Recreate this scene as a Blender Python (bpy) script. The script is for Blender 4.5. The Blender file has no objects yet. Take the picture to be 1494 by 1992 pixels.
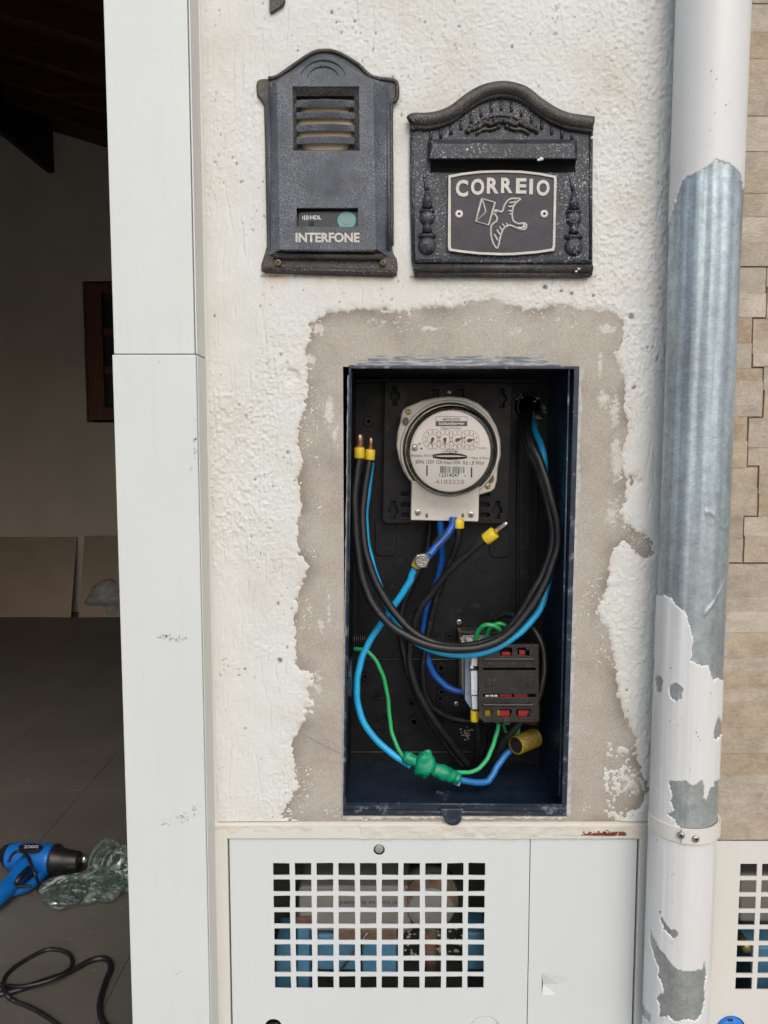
import bpy, math, random
import numpy as np
from mathutils import Vector, Matrix

random.seed(7)
SC = bpy.context.scene
COL = SC.collection
rad = math.radians

# ------------------------------------------------------------------ camera, sky, sun, exposure
F = 1495.0                      # focal length in pixels of the 1494 x 1992 photograph
CAMP = Vector((0.0, -1.16, 1.40))
PITCH = rad(5.0)
cd = bpy.data.cameras.new("camera")
cam = bpy.data.objects.new("camera", cd)
COL.objects.link(cam)
cam.location = CAMP
cam.rotation_euler = (rad(90) - PITCH, 0, 0)
cd.sensor_fit = 'VERTICAL'
cd.sensor_height = 36.0
cd.lens = F / 1992.0 * 36.0
cd.clip_start = 0.02
cd.clip_end = 500
SC.camera = cam

SUN_EL, SUN_AZ = rad(42), rad(168)     # azimuth measured clockwise from +Y
world = bpy.data.worlds.new("World")
SC.world = world
world.use_nodes = True
wn = world.node_tree
for n in list(wn.nodes):
    wn.nodes.remove(n)
sky = wn.nodes.new("ShaderNodeTexSky")
sky.sky_type = 'NISHITA'
sky.sun_disc = False
sky.sun_elevation = SUN_EL
sky.sun_rotation = SUN_AZ
sky.dust_density = 4.0
sky.air_density = 1.0
sky.ozone_density = 1.0
bg = wn.nodes.new("ShaderNodeBackground")
bg.inputs["Strength"].default_value = 0.125
wo = wn.nodes.new("ShaderNodeOutputWorld")
wn.links.new(sky.outputs[0], bg.inputs[0])
wn.links.new(bg.outputs[0], wo.inputs[0])

sd = bpy.data.lights.new("sun", 'SUN')
sd.energy = 0.72
sd.angle = rad(50)
sd.color = (1.0, 0.985, 0.965)
sun = bpy.data.objects.new("sun", sd)
COL.objects.link(sun)
sdir = Vector((math.sin(SUN_AZ) * math.cos(SUN_EL), math.cos(SUN_AZ) * math.cos(SUN_EL), math.sin(SUN_EL)))
sun.rotation_euler = sdir.to_track_quat('Z', 'Y').to_euler()
sun.location = (0, -4, 6)

SC.view_settings.view_transform = 'Standard'
SC.view_settings.look = 'None'
SC.view_settings.gamma = 1.0
SC.view_settings.use_curve_mapping = False
SC.view_settings.exposure = 0.21
SC.render.engine = 'CYCLES'
SC.cycles.use_denoising = True
SC.cycles.max_bounces = 10
SC.cycles.diffuse_bounces = 6
SC.cycles.transparent_max_bounces = 12

# ------------------------------------------------------------------ helpers
CP, SP = math.cos(PITCH), math.sin(PITCH)
def ray(px, py):
    u, v = (px - 747.0) / F, (996.0 - py) / F
    return Vector((u, CP + v * SP, -SP + v * CP))
def P(px, py, y=0.0):
    d = ray(px, py)
    return CAMP + d * ((y - CAMP.y) / d.y)
def FL(px, py, z=0.0):
    d = ray(px, py)
    return CAMP + d * ((z - CAMP.z) / d.z)
def proj(x, y, z):
    dx, dy, dz = x - CAMP.x, y - CAMP.y, z - CAMP.z
    f = dy * CP - dz * SP
    v = dy * SP + dz * CP
    return 747.0 + dx / f * F, 996.0 - v / f * F
def MPP(py, y):                 # metres per pixel at that row and depth
    return ((y - CAMP.y) / ray(747, py).y) / F

def vnoise(x, y, seed=0):
    xi = np.floor(x).astype(np.int64); yi = np.floor(y).astype(np.int64)
    xf = x - xi; yf = y - yi
    u = xf * xf * xf * (xf * (xf * 6 - 15) + 10); v = yf * yf * yf * (yf * (yf * 6 - 15) + 10)
    def h(a, b):
        n = (a * 374761393 + b * 668265263 + seed * 974634777) & 0xffffffff
        n = ((n ^ (n >> 13)) * 1274126177) & 0xffffffff
        return ((n ^ (n >> 16)) & 0xffff) / 65535.0
    a = h(xi, yi); b = h(xi + 1, yi); c = h(xi, yi + 1); d = h(xi + 1, yi + 1)
    return (a * (1 - u) + b * u) * (1 - v) + (c * (1 - u) + d * u) * v
def fbm(x, y, seed=0, octs=4):
    s = 0; a = 0.5; t = 0
    for k in range(octs):
        s = s + a * vnoise(x, y, seed + k * 17); t += a
        x = x * 2.03 + 11.3; y = y * 2.03 + 5.7; a *= 0.5
    return s / t
def sdist(X, Z, poly):          # signed distance to a polygon, positive outside
    n = len(poly); best = np.full(X.shape, 1e9); inside = np.zeros(X.shape, bool)
    for i in range(n):
        ax, az = poly[i]; bx, bz = poly[(i + 1) % n]
        dx, dz = bx - ax, bz - az
        L = dx * dx + dz * dz + 1e-18
        t = np.clip(((X - ax) * dx + (Z - az) * dz) / L, 0, 1)
        best = np.minimum(best, (X - ax - t * dx) ** 2 + (Z - az - t * dz) ** 2)
        c = ((az > Z) != (bz > Z)) & (X < (bx - ax) * (Z - az) / ((bz - az) if abs(bz - az) > 1e-12 else 1e-12) + ax)
        inside ^= c
    d = np.sqrt(best)
    return np.where(inside, -d, d)

WL = {}
def tag(o, label=None, cat=None, group=None, kind=None):
    if label: o['label'] = label
    if cat: o['category'] = cat
    if group: o['group'] = group
    if kind: o['kind'] = kind
    return o
def thing(name, label, cat, loc, group=None):
    o = bpy.data.objects.new(name, None)
    COL.objects.link(o)
    o.location = Vector(loc)
    o.empty_display_size = 0.02
    WL[o.name] = Vector(loc)
    return tag(o, label, cat, group)
def mk(name, verts, faces, mats, parent=None, smooth=False, mis=None, bevel=0, seg=2, ang=35, label=None, cat=None, group=None, kind=None):
    if not isinstance(mats, (list, tuple)): mats = [mats]
    V = np.array([tuple(v) for v in verts], dtype=float) if not isinstance(verts, np.ndarray) else verts
    if parent is not None:
        org = np.array(WL[parent.name]); loc = Vector((0, 0, 0)); wl = WL[parent.name]
    else:
        org = np.array([(V[:, 0].min() + V[:, 0].max()) / 2, (V[:, 1].min() + V[:, 1].max()) / 2, V[:, 2].min()])
        loc = Vector(org); wl = loc.copy()
    me = bpy.data.meshes.new(name)
    me.from_pydata((V - org).tolist(), [], [tuple(f) for f in faces])
    for m in mats: me.materials.append(m)
    if mis is not None: me.polygons.foreach_set("material_index", mis)
    if smooth: me.polygons.foreach_set("use_smooth", [True] * len(me.polygons))
    me.update()
    o = bpy.data.objects.new(name, me)
    COL.objects.link(o)
    o.parent = parent
    o.location = loc
    WL[o.name] = Vector(wl)
    if bevel:
        b = o.modifiers.new("bevel", 'BEVEL'); b.width = bevel; b.segments = seg
        b.limit_method = 'ANGLE'; b.angle_limit = rad(ang); b.harden_normals = False
        me.polygons.foreach_set("use_smooth", [True] * len(me.polygons))
        try:
            w = o.modifiers.new("wn", 'WEIGHTED_NORMAL'); w.keep_sharp = True
        except Exception: pass
    return tag(o, label, cat, group, kind)

class MB:
    def __init__(s): s.v = []; s.f = []; s.m = []
    def add(s, vs, fs, mi=0):
        b = len(s.v); s.v += [tuple(v) for v in vs]
        s.f += [tuple(i + b for i in f) for f in fs]; s.m += [mi] * len(fs); return s
    def box(s, x0, x1, y0, y1, z0, z1, mi=0):
        return s.hexa([(x0, y0, z0), (x1, y0, z0), (x1, y1, z0), (x0, y1, z0), (x0, y0, z1), (x1, y0, z1), (x1, y1, z1), (x0, y1, z1)], mi)
    def hexa(s, vs, mi=0):
        return s.add(vs, [(0, 3, 2, 1), (4, 5, 6, 7), (0, 1, 5, 4), (1, 2, 6, 5), (2, 3, 7, 6), (3, 0, 4, 7)], mi)
    def pbox(s, px0, px1, py0, py1, yf, yb, mi=0):    # box whose front face covers that pixel rectangle
        a = P(px0, py1, yf); b = P(px1, py0, yf); c = P(px1, py1, yf); d = P(px0, py0, yf)
        vs = [a, c, Vector((c.x, yb, c.z)), Vector((a.x, yb, a.z)), d, b, Vector((b.x, yb, b.z)), Vector((d.x, yb, d.z))]
        return s.hexa(vs, mi)
    def prism(s, poly, y0, y1, mi=0):                 # poly of (x,z), convex or mildly concave
        n = len(poly)
        ar = sum(poly[i][0] * poly[(i + 1) % n][1] - poly[(i + 1) % n][0] * poly[i][1] for i in range(n))
        if ar < 0: poly = poly[::-1]
        vs = [(x, y0, z) for x, z in poly] + [(x, y1, z) for x, z in poly]
        fs = [tuple(range(n)), tuple(range(2 * n - 1, n - 1, -1))]
        fs += [((i + 1) % n, i, n + i, n + (i + 1) % n) for i in range(n)]
        return s.add(vs, fs, mi)
    def tube(s, pts, r, n=12, mi=0, cap=True, flat=1.0):
        pts = [Vector(p) for p in pts]; N = len(pts)
        rs = r if isinstance(r, (list, tuple)) else [r] * N
        up = None; vs = []; fs = []
        for i, p in enumerate(pts):
            t = (pts[min(i + 1, N - 1)] - pts[max(i - 1, 0)]).normalized()
            if up is None:
                up = Vector((0, -1, 0)) if abs(t.y) < 0.9 else Vector((0, 0, 1))
            up = (up - t * up.dot(t)).normalized(); sd_ = t.cross(up)
            for k in range(n):
                a = 2 * math.pi * k / n
                vs.append(p + (up * math.cos(a) * flat + sd_ * math.sin(a)) * rs[i])
        for i in range(N - 1):
            for k in range(n):
                k2 = (k + 1) % n
                fs.append((i * n + k, i * n + k2, (i + 1) * n + k2, (i + 1) * n + k))
        if cap:
            fs.append(tuple(range(n - 1, -1, -1))); fs.append(tuple((N - 1) * n + k for k in range(n)))
        return s.add(vs, fs, mi)
    def lathe(s, c, prof, n=32, mi=0, axis='y', sx=1.0, mat=None):   # prof: (radius, offset along axis)
        c = Vector(c); vs = []; fs = []
        for r, h in prof:
            for k in range(n):
                a = 2 * math.pi * k / n
                if mat is not None: v = mat @ Vector((r * math.cos(a), r * math.sin(a), h))
                elif axis == 'y': v = Vector((r * math.cos(a) * sx, h, r * math.sin(a)))
                else: v = Vector((r * math.cos(a) * sx, r * math.sin(a), h))
                vs.append(c + v)
        m = len(prof)
        for i in range(m - 1):
            for k in range(n):
                k2 = (k + 1) % n
                q = (i * n + k, i * n + k2, (i + 1) * n + k2, (i + 1) * n + k)
                fs.append(q)
        if prof[0][0] > 1e-6: fs.append(tuple(range(n - 1, -1, -1)))
        if prof[-1][0] > 1e-6: fs.append(tuple((m - 1) * n + k for k in range(n)))
        return s.add(vs, fs, mi)
    def build(s, name, mats, parent=None, **kw):
        return mk(name, s.v, s.f, mats, parent, mis=s.m, **kw)

def crom(pts, sub=8):            # smooth curve through points
    pts = [Vector(p) for p in pts]; out = []
    q = [pts[0] * 2 - pts[1]] + pts + [pts[-1] * 2 - pts[-2]]
    for i in range(1, len(q) - 2):
        p0, p1, p2, p3 = q[i - 1], q[i], q[i + 1], q[i + 2]
        for k in range(sub):
            t = k / sub
            out.append(0.5 * ((2 * p1) + (p2 - p0) * t + (2 * p0 - 5 * p1 + 4 * p2 - p3) * t * t + (3 * p1 - p0 - 3 * p2 + p3) * t ** 3))
    out.append(pts[-1]); return out

def rrect(x0, z0, x1, z1, r, n=4):
    pts = []
    for cx, cz, a0 in ((x1 - r, z1 - r, 0), (x0 + r, z1 - r, 90), (x0 + r, z0 + r, 180), (x1 - r, z0 + r, 270)):
        for k in range(n + 1):
            a = rad(a0 + 90 * k / n); pts.append((cx + r * math.cos(a), cz + r * math.sin(a)))
    return pts
def pl(pts, y):                  # traced outline, put at its own depth
    return [(P(a, b, y).x, P(a, b, y).z) for a, b in pts]
def circ(px, py, rpx, y, n=20, sx=1.0):
    c = P(px, py, y); r = rpx * MPP(py, y)
    return [(c.x + r * sx * math.cos(2 * math.pi * k / n), c.z + r * math.sin(2 * math.pi * k / n)) for k in range(n)]

def plate(name, loops, yf, yb, m, parent=None, bevel=0.0, mis=None, **kw):   # flat plate with holes; front at yf
    cu = bpy.data.curves.new(name, 'CURVE'); cu.dimensions = '2D'; cu.fill_mode = 'BOTH'
    for lp in loops:
        sp = cu.splines.new('POLY'); sp.points.add(len(lp) - 1)
        for i, (x, z) in enumerate(lp): sp.points[i].co = (x, z, 0, 1)
        sp.use_cyclic_u = True
    cu.extrude = max((yb - yf) / 2 - bevel, 0.00001)
    if bevel:
        cu.bevel_depth = bevel; cu.bevel_resolution = 2; cu.offset = -bevel
    t = bpy.data.objects.new("tmp", cu)
    me = bpy.data.meshes.new_from_object(t)
    V = np.array([(v.co.x, (yf + yb) / 2 - v.co.z, v.co.y) for v in me.vertices])
    Fc = [tuple(p.vertices) for p in me.polygons]
    bpy.data.objects.remove(t); bpy.data.curves.remove(cu); bpy.data.meshes.remove(me)
    return mk(name, V, Fc, m, parent, **kw)

def text_geo(s, bold=0.0, res=3, depth=0.0):
    cu = bpy.data.curves.new("t", 'FONT'); cu.body = s; cu.offset = bold; cu.resolution_u = res; cu.extrude = depth; cu.size = 1
    t = bpy.data.objects.new("tmp", cu); me = bpy.data.meshes.new_from_object(t)
    V = np.array([tuple(v.co) for v in me.vertices]); Fc = [tuple(p.vertices) for p in me.polygons]
    bpy.data.objects.remove(t); bpy.data.curves.remove(cu); bpy.data.meshes.remove(me)
    return V, Fc
def text(s, box, y, m, parent=None, depth=0.0, bold=0.0, rot=0.0, name="lettering", mb=None, bevel=0, arch=0.0):
    x0, y0, x1, y1 = box
    V, Fc = text_geo(s, bold, 3, 0.5 if depth else 0)
    if len(V) == 0: return
    lo, hi = V.min(0), V.max(0)
    u = (V[:, 0] - lo[0]) / (hi[0] - lo[0]) - 0.5
    w = (V[:, 1] - lo[1]) / max(hi[1] - lo[1], 1e-6) - 0.5
    w = w + arch * (0.25 - u * u) * 4
    a = P(x0, (y0 + y1) / 2, y); b = P(x1, (y0 + y1) / 2, y); c = P((x0 + x1) / 2, y0, y); d = P((x0 + x1) / 2, y1, y)
    W = b.x - a.x; H = c.z - d.z; cx = (a.x + b.x) / 2; cz = (c.z + d.z) / 2
    X = u * W; Z = w * H; cr, sr = math.cos(rot), math.sin(rot)
    V2 = np.stack([cx + X * cr - Z * sr, y - (V[:, 2] * depth if depth else 0 * X), cz + X * sr + Z * cr], 1)
    if mb is not None:
        mb.add(V2.tolist(), Fc); return
    return mk(name, V2, Fc, m, parent, bevel=bevel)

# ------------------------------------------------------------------ materials
def nodes(name):
    m = bpy.data.materials.new(name); m.use_nodes = True
    nt = m.node_tree; b = nt.nodes.get("Principled BSDF")
    return m, nt, b
def N(nt, t, **kw):
    n = nt.nodes.new(t)
    for k, v in kw.items():
        if k in n.inputs: n.inputs[k].default_value = v
        else: setattr(n, k, v)
    return n
def coords(nt, scale=(1, 1, 1)):
    tc = N(nt, "ShaderNodeTexCoord"); g = N(nt, "ShaderNodeNewGeometry")
    mp = N(nt, "ShaderNodeMapping"); mp.inputs["Scale"].default_value = scale
    nt.links.new(g.outputs["Position"], mp.inputs["Vector"])
    return mp.outputs[0]
def noise(nt, vec, scale, detail=4, rough=0.55, dist=0.0):
    n = N(nt, "ShaderNodeTexNoise"); n.inputs["Scale"].default_value = scale; n.inputs["Detail"].default_value = detail
    n.inputs["Roughness"].default_value = rough; n.inputs["Distortion"].default_value = dist
    nt.links.new(vec, n.inputs["Vector"]); return n.outputs["Fac"]
def ramp(nt, fac, stops):
    r = N(nt, "ShaderNodeValToRGB"); e = r.color_ramp.elements
    while len(e) > len(stops): e.remove(e[-1])
    while len(e) < len(stops): e.new(0.5)
    for el, (p, c) in zip(e, stops):
        el.position = p; el.color = (c, c, c, 1) if isinstance(c, (int, float)) else (*c, 1)
    nt.links.new(fac, r.inputs[0]); return r.outputs[0]
def mix(nt, fac, a, b):
    m = N(nt, "ShaderNodeMix", data_type='RGBA')
    for s, v in ((m.inputs[0], fac), (m.inputs[6], a), (m.inputs[7], b)):
        if isinstance(v, (int, float)): s.default_value = v
        elif isinstance(v, tuple): s.default_value = (*v, 1)
        else: nt.links.new(v, s)
    return m.outputs[2]
def bump(nt, b, h, dist, strength=1.0, prev=None):
    n = N(nt, "ShaderNodeBump"); n.inputs["Distance"].default_value = dist; n.inputs["Strength"].default_value = strength
    nt.links.new(h, n.inputs["Height"])
    if prev is not None: nt.links.new(prev, n.inputs["Normal"])
    nt.links.new(n.outputs[0], b.inputs["Normal"]); return n.outputs[0]

def mat(name, col, rough=0.5, metal=0.0, var=0.12, vs=25, bmp=0.0, bs=300, rvar=0.0, spec=0.5, dust=None, dustc=(0.25, 0.24, 0.22), ds=40, objvar=0.0, scale=(1, 1, 1)):
    m, nt, b = nodes(name)
    v = coords(nt, scale)
    f = noise(nt, v, vs)
    lo = tuple(c * (1 - var) for c in col); hi = tuple(min(c * (1 + var), 0.92) for c in col)
    c = ramp(nt, f, [(0.3, lo), (0.7, hi)])
    if dust:
        d = ramp(nt, noise(nt, v, ds, 6, 0.7), [(1 - dust - 0.06, 0.0), (1 - dust + 0.1, 1.0)])
        c = mix(nt, d, c, dustc)
    if objvar:
        oi = N(nt, "ShaderNodeObjectInfo"); hs = N(nt, "ShaderNodeHueSaturation")
        mr = N(nt, "ShaderNodeMapRange"); mr.inputs[3].default_value = 1 - objvar; mr.inputs[4].default_value = 1 + objvar
        nt.links.new(oi.outputs["Random"], mr.inputs[0]); nt.links.new(mr.outputs[0], hs.inputs["Value"])
        nt.links.new(c, hs.inputs["Color"]); c = hs.outputs[0]
    nt.links.new(c, b.inputs["Base Color"])
    b.inputs["Roughness"].default_value = rough; b.inputs["Metallic"].default_value = metal
    b.inputs["Specular IOR Level"].default_value = spec
    if rvar:
        r = ramp(nt, noise(nt, v, vs * 2.3), [(0.3, max(rough - rvar, 0.02)), (0.7, min(rough + rvar, 1))])
        nt.links.new(r, b.inputs["Roughness"])
    if bmp: bump(nt, b, noise(nt, v, bs, 5, 0.6), bmp)
    return m

def mat_stucco():
    m, nt, b = nodes("white_stucco"); v = coords(nt)
    a = N(nt, "ShaderNodeAttribute", attribute_name="pit")
    base = ramp(nt, noise(nt, v, 7, 5, 0.6), [(0.28, (0.60, 0.595, 0.545)), (0.45, (0.665, 0.685, 0.655)), (0.7, (0.70, 0.725, 0.72))])
    grime = ramp(nt, noise(nt, v, 90, 8, 0.8), [(0.60, 0.0), (0.70, 0.40)])
    c = mix(nt, grime, base, (0.50, 0.47, 0.42))
    sep = N(nt, "ShaderNodeSeparateColor"); nt.links.new(a.outputs["Color"], sep.inputs[0])
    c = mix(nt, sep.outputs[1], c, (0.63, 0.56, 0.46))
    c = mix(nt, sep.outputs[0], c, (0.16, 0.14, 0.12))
    nt.links.new(c, b.inputs["Base Color"]); b.inputs["Roughness"].default_value = 0.75
    p = bump(nt, b, noise(nt, v, 520, 5, 0.7), 0.0007)
    bump(nt, b, noise(nt, v, 190, 5, 0.7), 0.0010, 1.0, p)
    return m
def mat_cement():
    m, nt, b = nodes("grey_cement"); v = coords(nt)
    a = N(nt, "ShaderNodeAttribute", attribute_name="damp")
    c = ramp(nt, noise(nt, v, 9, 6, 0.6), [(0.3, (0.34, 0.31, 0.27)), (0.5, (0.42, 0.385, 0.335)), (0.72, (0.47, 0.44, 0.395))])
    sep = N(nt, "ShaderNodeSeparateColor"); nt.links.new(a.outputs["Color"], sep.inputs[0])
    c = mix(nt, sep.outputs[0], c, (0.26, 0.235, 0.20))
    c = mix(nt, sep.outputs[1], c, (0.62, 0.60, 0.55))
    g = ramp(nt, noise(nt, v, 620, 4, 0.75), [(0.3, (0.62, 0.62, 0.62)), (0.7, (1.3, 1.3, 1.3))])
    mx = N(nt, "ShaderNodeMix", data_type='RGBA', blend_type='MULTIPLY'); mx.inputs[0].default_value = 0.8
    nt.links.new(c, mx.inputs[6]); nt.links.new(g, mx.inputs[7]); c = mx.outputs[2]
    w = ramp(nt, noise(nt, v, 130, 7, 0.75), [(0.66, 0.0), (0.72, 0.75)])
    msk = ramp(nt, noise(nt, v, 14, 3, 0.5), [(0.47, 0.0), (0.6, 1.0)])
    mm = N(nt, "ShaderNodeMath", operation='MULTIPLY'); nt.links.new(w, mm.inputs[0]); nt.links.new(msk, mm.inputs[1])
    c = mix(nt, mm.outputs[0], c, (0.60, 0.57, 0.52))
    nt.links.new(c, b.inputs["Base Color"]); b.inputs["Roughness"].default_value = 0.85
    p = bump(nt, b, noise(nt, v, 700, 4, 0.7), 0.0006)
    bump(nt, b, noise(nt, v, 60, 4, 0.6), 0.0012, 1.0, p)
    return m
def mat_cast(name, speck=0.62, brown=0.6, colr=(0.018, 0.021, 0.027), spc=(0.30, 0.32, 0.34), fine=650):
    m, nt, b = nodes(name); v = coords(nt)
    c = ramp(nt, noise(nt, v, 30, 5), [(0.3, colr), (0.7, tuple(x * 2.6 for x in colr))])
    s = ramp(nt, noise(nt, v, fine, 3, 0.7), [(speck, 0.0), (speck + 0.07, 1.0)])
    ms = ramp(nt, noise(nt, v, 22, 3), [(0.35, 0.15), (0.62, 1.0)])
    mm = N(nt, "ShaderNodeMath", operation='MULTIPLY'); nt.links.new(s, mm.inputs[0]); nt.links.new(ms, mm.inputs[1])
    c = mix(nt, mm.outputs[0], c, spc)
    bt = ramp(nt, noise(nt, v, 48, 9, 0.85), [(brown, 0.0), (brown + 0.1, 0.8)])
    c = mix(nt, bt, c, (0.085, 0.062, 0.042))
    nt.links.new(c, b.inputs["Base Color"])
    r = ramp(nt, mm.outputs[0], [(0, 0.42), (1, 0.75)]); nt.links.new(r, b.inputs["Roughness"])
    bump(nt, b, noise(nt, v, 500, 4, 0.7), 0.0006)
    return m
def mat_galv(name="galvanised_steel", col=(0.48, 0.57, 0.63)):
    m, nt, b = nodes(name)
    v = coords(nt, (1, 1, 0.12)); v2 = coords(nt, (1, 1, 2.2)); v3 = coords(nt)
    c = ramp(nt, noise(nt, v, 26, 4), [(0.3, tuple(x * 0.62 for x in col)), (0.6, col), (0.75, tuple(min(x * 1.3, .9) for x in col))])
    g = ramp(nt, noise(nt, v2, 180, 4, 0.7), [(0.35, (0.80, 0.81, 0.82)), (0.65, (1.12, 1.12, 1.1))])
    mx = N(nt, "ShaderNodeMix", data_type='RGBA', blend_type='MULTIPLY'); mx.inputs[0].default_value = 0.8
    nt.links.new(c, mx.inputs[6]); nt.links.new(g, mx.inputs[7])
    st = ramp(nt, noise(nt, v3, 9, 6, 0.7), [(0.55, 0.0), (0.75, 0.55)])
    c = mix(nt, st, mx.outputs[2], (0.42, 0.41, 0.37))
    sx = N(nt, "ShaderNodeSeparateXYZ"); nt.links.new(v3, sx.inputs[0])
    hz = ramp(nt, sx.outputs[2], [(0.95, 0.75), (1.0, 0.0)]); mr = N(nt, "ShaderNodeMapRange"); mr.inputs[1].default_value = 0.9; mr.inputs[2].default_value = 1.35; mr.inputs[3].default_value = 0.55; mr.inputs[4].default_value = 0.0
    nt.links.new(sx.outputs[2], mr.inputs[0]); c = mix(nt, mr.outputs[0], c, (0.36, 0.355, 0.31))  # colour shifts with height: bluish sky reflection painted above, olive-grey below
    mo = ramp(nt, noise(nt, v3, 55, 8, 0.8), [(0.35, (0.78, 0.78, 0.77)), (0.65, (1.16, 1.16, 1.15))])
    mz = N(nt, "ShaderNodeMix", data_type='RGBA', blend_type='MULTIPLY'); mz.inputs[0].default_value = 1.0
    nt.links.new(c, mz.inputs[6]); nt.links.new(mo, mz.inputs[7]); c = mz.outputs[2]
    nt.links.new(c, b.inputs["Base Color"]); b.inputs["Metallic"].default_value = 0.6
    r = ramp(nt, noise(nt, v2, 60, 4), [(0.3, 0.36), (0.7, 0.58)]); nt.links.new(r, b.inputs["Roughness"])
    bump(nt, b, noise(nt, v2, 300, 3), 0.0002)
    return m
def mat_trans(name, col, alpha, rough=0.08, ior=1.45, glossc=(1, 1, 1), sheet=False):
    m, nt, b = nodes(name); nt.nodes.remove(b)
    out = [n for n in nt.nodes if n.type == 'OUTPUT_MATERIAL'][0]
    t = N(nt, "ShaderNodeBsdfTransparent"); t.inputs[0].default_value = (*col, 1)
    g = N(nt, "ShaderNodeBsdfGlossy"); g.inputs["Roughness"].default_value = rough; g.inputs[0].default_value = (*glossc, 1)
    fr = N(nt, "ShaderNodeFresnel"); fr.inputs[0].default_value = ior
    mx = N(nt, "ShaderNodeMixShader"); nt.links.new(fr.outputs[0], mx.inputs[0]); nt.links.new(t.outputs[0], mx.inputs[1]); nt.links.new(g.outputs[0], mx.inputs[2])
    last = mx
    if alpha < 1:
        d = N(nt, "ShaderNodeBsdfDiffuse"); d.inputs[0].default_value = (*sheet, 1) if sheet else (0.5, 0.5, 0.5, 1)
        m2 = N(nt, "ShaderNodeMixShader"); m2.inputs[0].default_value = 1 - alpha
        nt.links.new(mx.outputs[0], m2.inputs[1]); nt.links.new(d.outputs[0], m2.inputs[2]); last = m2
    nt.links.new(last.outputs[0], out.inputs[0])
    return m
def mat_stone():
    m, nt, b = nodes("sandstone"); v = coords(nt, (1, 1, 1.35)); v1 = coords(nt)
    oi = N(nt, "ShaderNodeObjectInfo")
    base = ramp(nt, oi.outputs["Random"], [(0.0, (0.45, 0.37, 0.27)), (0.3, (0.53, 0.46, 0.36)), (0.6, (0.47, 0.425, 0.36)), (1.0, (0.62, 0.57, 0.49))])
    n1 = ramp(nt, noise(nt, v, 22, 9, 0.78, 0.2), [(0.3, (0.66, 0.64, 0.60)), (0.7, (1.22, 1.2, 1.17))])
    mx = N(nt, "ShaderNodeMix", data_type='RGBA', blend_type='MULTIPLY'); mx.inputs[0].default_value = 1
    nt.links.new(base, mx.inputs[6]); nt.links.new(n1, mx.inputs[7])
    sp = ramp(nt, noise(nt, v1, 260, 4, 0.7), [(0.62, 0.0), (0.7, 0.55)])
    c = mix(nt, sp, mx.outputs[2], (0.16, 0.12, 0.08))
    sp2 = ramp(nt, noise(nt, v, 18, 6, 0.7), [(0.6, 0.0), (0.7, 0.6)])
    c = mix(nt, sp2, c, (0.36, 0.25, 0.14))
    nt.links.new(c, b.inputs["Base Color"]); b.inputs["Roughness"].default_value = 0.8
    p = bump(nt, b, noise(nt, v, 110, 8, 0.78), 0.0035)
    return m
def mat_paint(name, col=(0.66, 0.69, 0.69), grime=0.66, rough=0.38, gc=(0.42, 0.40, 0.36), stz=1.0):
    m, nt, b = nodes(name); v = coords(nt, (1, 1, stz)); v1 = coords(nt)
    c = ramp(nt, noise(nt, v, 5, 4), [(0.3, tuple(x * 0.955 for x in col)), (0.7, col)])
    g1 = ramp(nt, noise(nt, v1, 240, 5, 0.75), [(grime, 0.0), (grime + 0.04, 0.8)])
    g2 = ramp(nt, noise(nt, v1, 9, 5, 0.7), [(0.52, 0.0), (0.66, 1.0)])
    mm = N(nt, "ShaderNodeMath", operation='MULTIPLY'); nt.links.new(g1, mm.inputs[0]); nt.links.new(g2, mm.inputs[1])
    c = mix(nt, mm.outputs[0], c, gc)
    vz = coords(nt, (1, 1, 0.06))
    sk = ramp(nt, noise(nt, vz, 70, 6, 0.75), [(0.50, 0.0), (0.75, 0.12)])
    c = mix(nt, sk, c, (0.50, 0.485, 0.44))
    nt.links.new(c, b.inputs["Base Color"]); b.inputs["Roughness"].default_value = rough
    bs_ = bump(nt, b, noise(nt, vz, 260, 3), 0.00008)
    bump(nt, b, noise(nt, v, 90, 4), 0.0003, 1.0, bs_)
    return m
M = {}
M['stucco'] = mat_stucco(); M['cement'] = mat_cement(); M['stone'] = mat_stone()
M['mortar'] = mat("brown_mortar", (0.24, 0.165, 0.11), 0.9, var=0.3, vs=80, bmp=0.001)
M['white'] = mat_paint("white_frame_paint", (0.64, 0.685, 0.675), 0.68)
M['cream'] = mat_paint("cream_frame_paint", (0.655, 0.655, 0.615), 0.66, 0.5)
M['door'] = mat_paint("white_door_paint", (0.63, 0.675, 0.685), 0.66, 0.42, stz=0.6)
M['pipe'] = mat_paint("white_pipe_paint", (0.68, 0.70, 0.70), 0.69, 0.42)
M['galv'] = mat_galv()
M['castA'] = mat_cast("black_cast_metal", 0.50, 0.60, (0.022, 0.028, 0.038), (0.24, 0.265, 0.30), 800)
M['castB'] = mat_cast("speckled_cast_metal", 0.575, 0.66, (0.009, 0.012, 0.018), (0.55, 0.57, 0.60), 430)
M['castBr'] = mat_cast("brown_stained_cast_metal", 0.55, 0.50, (0.014, 0.014, 0.014), (0.26, 0.24, 0.21), 560)
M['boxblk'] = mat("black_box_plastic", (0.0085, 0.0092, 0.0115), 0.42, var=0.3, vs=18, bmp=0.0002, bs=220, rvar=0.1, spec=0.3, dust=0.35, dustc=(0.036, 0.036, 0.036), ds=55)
M['boxsky'] = mat("box_plastic_sky_tint", (0.010, 0.021, 0.042), 0.34, var=0.3, vs=30, bmp=0.0002, bs=200, rvar=0.1, dust=0.30, dustc=(0.07, 0.085, 0.11), ds=60)  # sky reflection painted as navy on the black box's floor and right wall
M['boxrim'] = mat("blue_black_rim_plastic", (0.016, 0.026, 0.045), 0.36, var=0.3, vs=30, bmp=0.0003, bs=300, rvar=0.1, dust=0.40, dustc=(0.22, 0.24, 0.27), ds=60)
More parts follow.
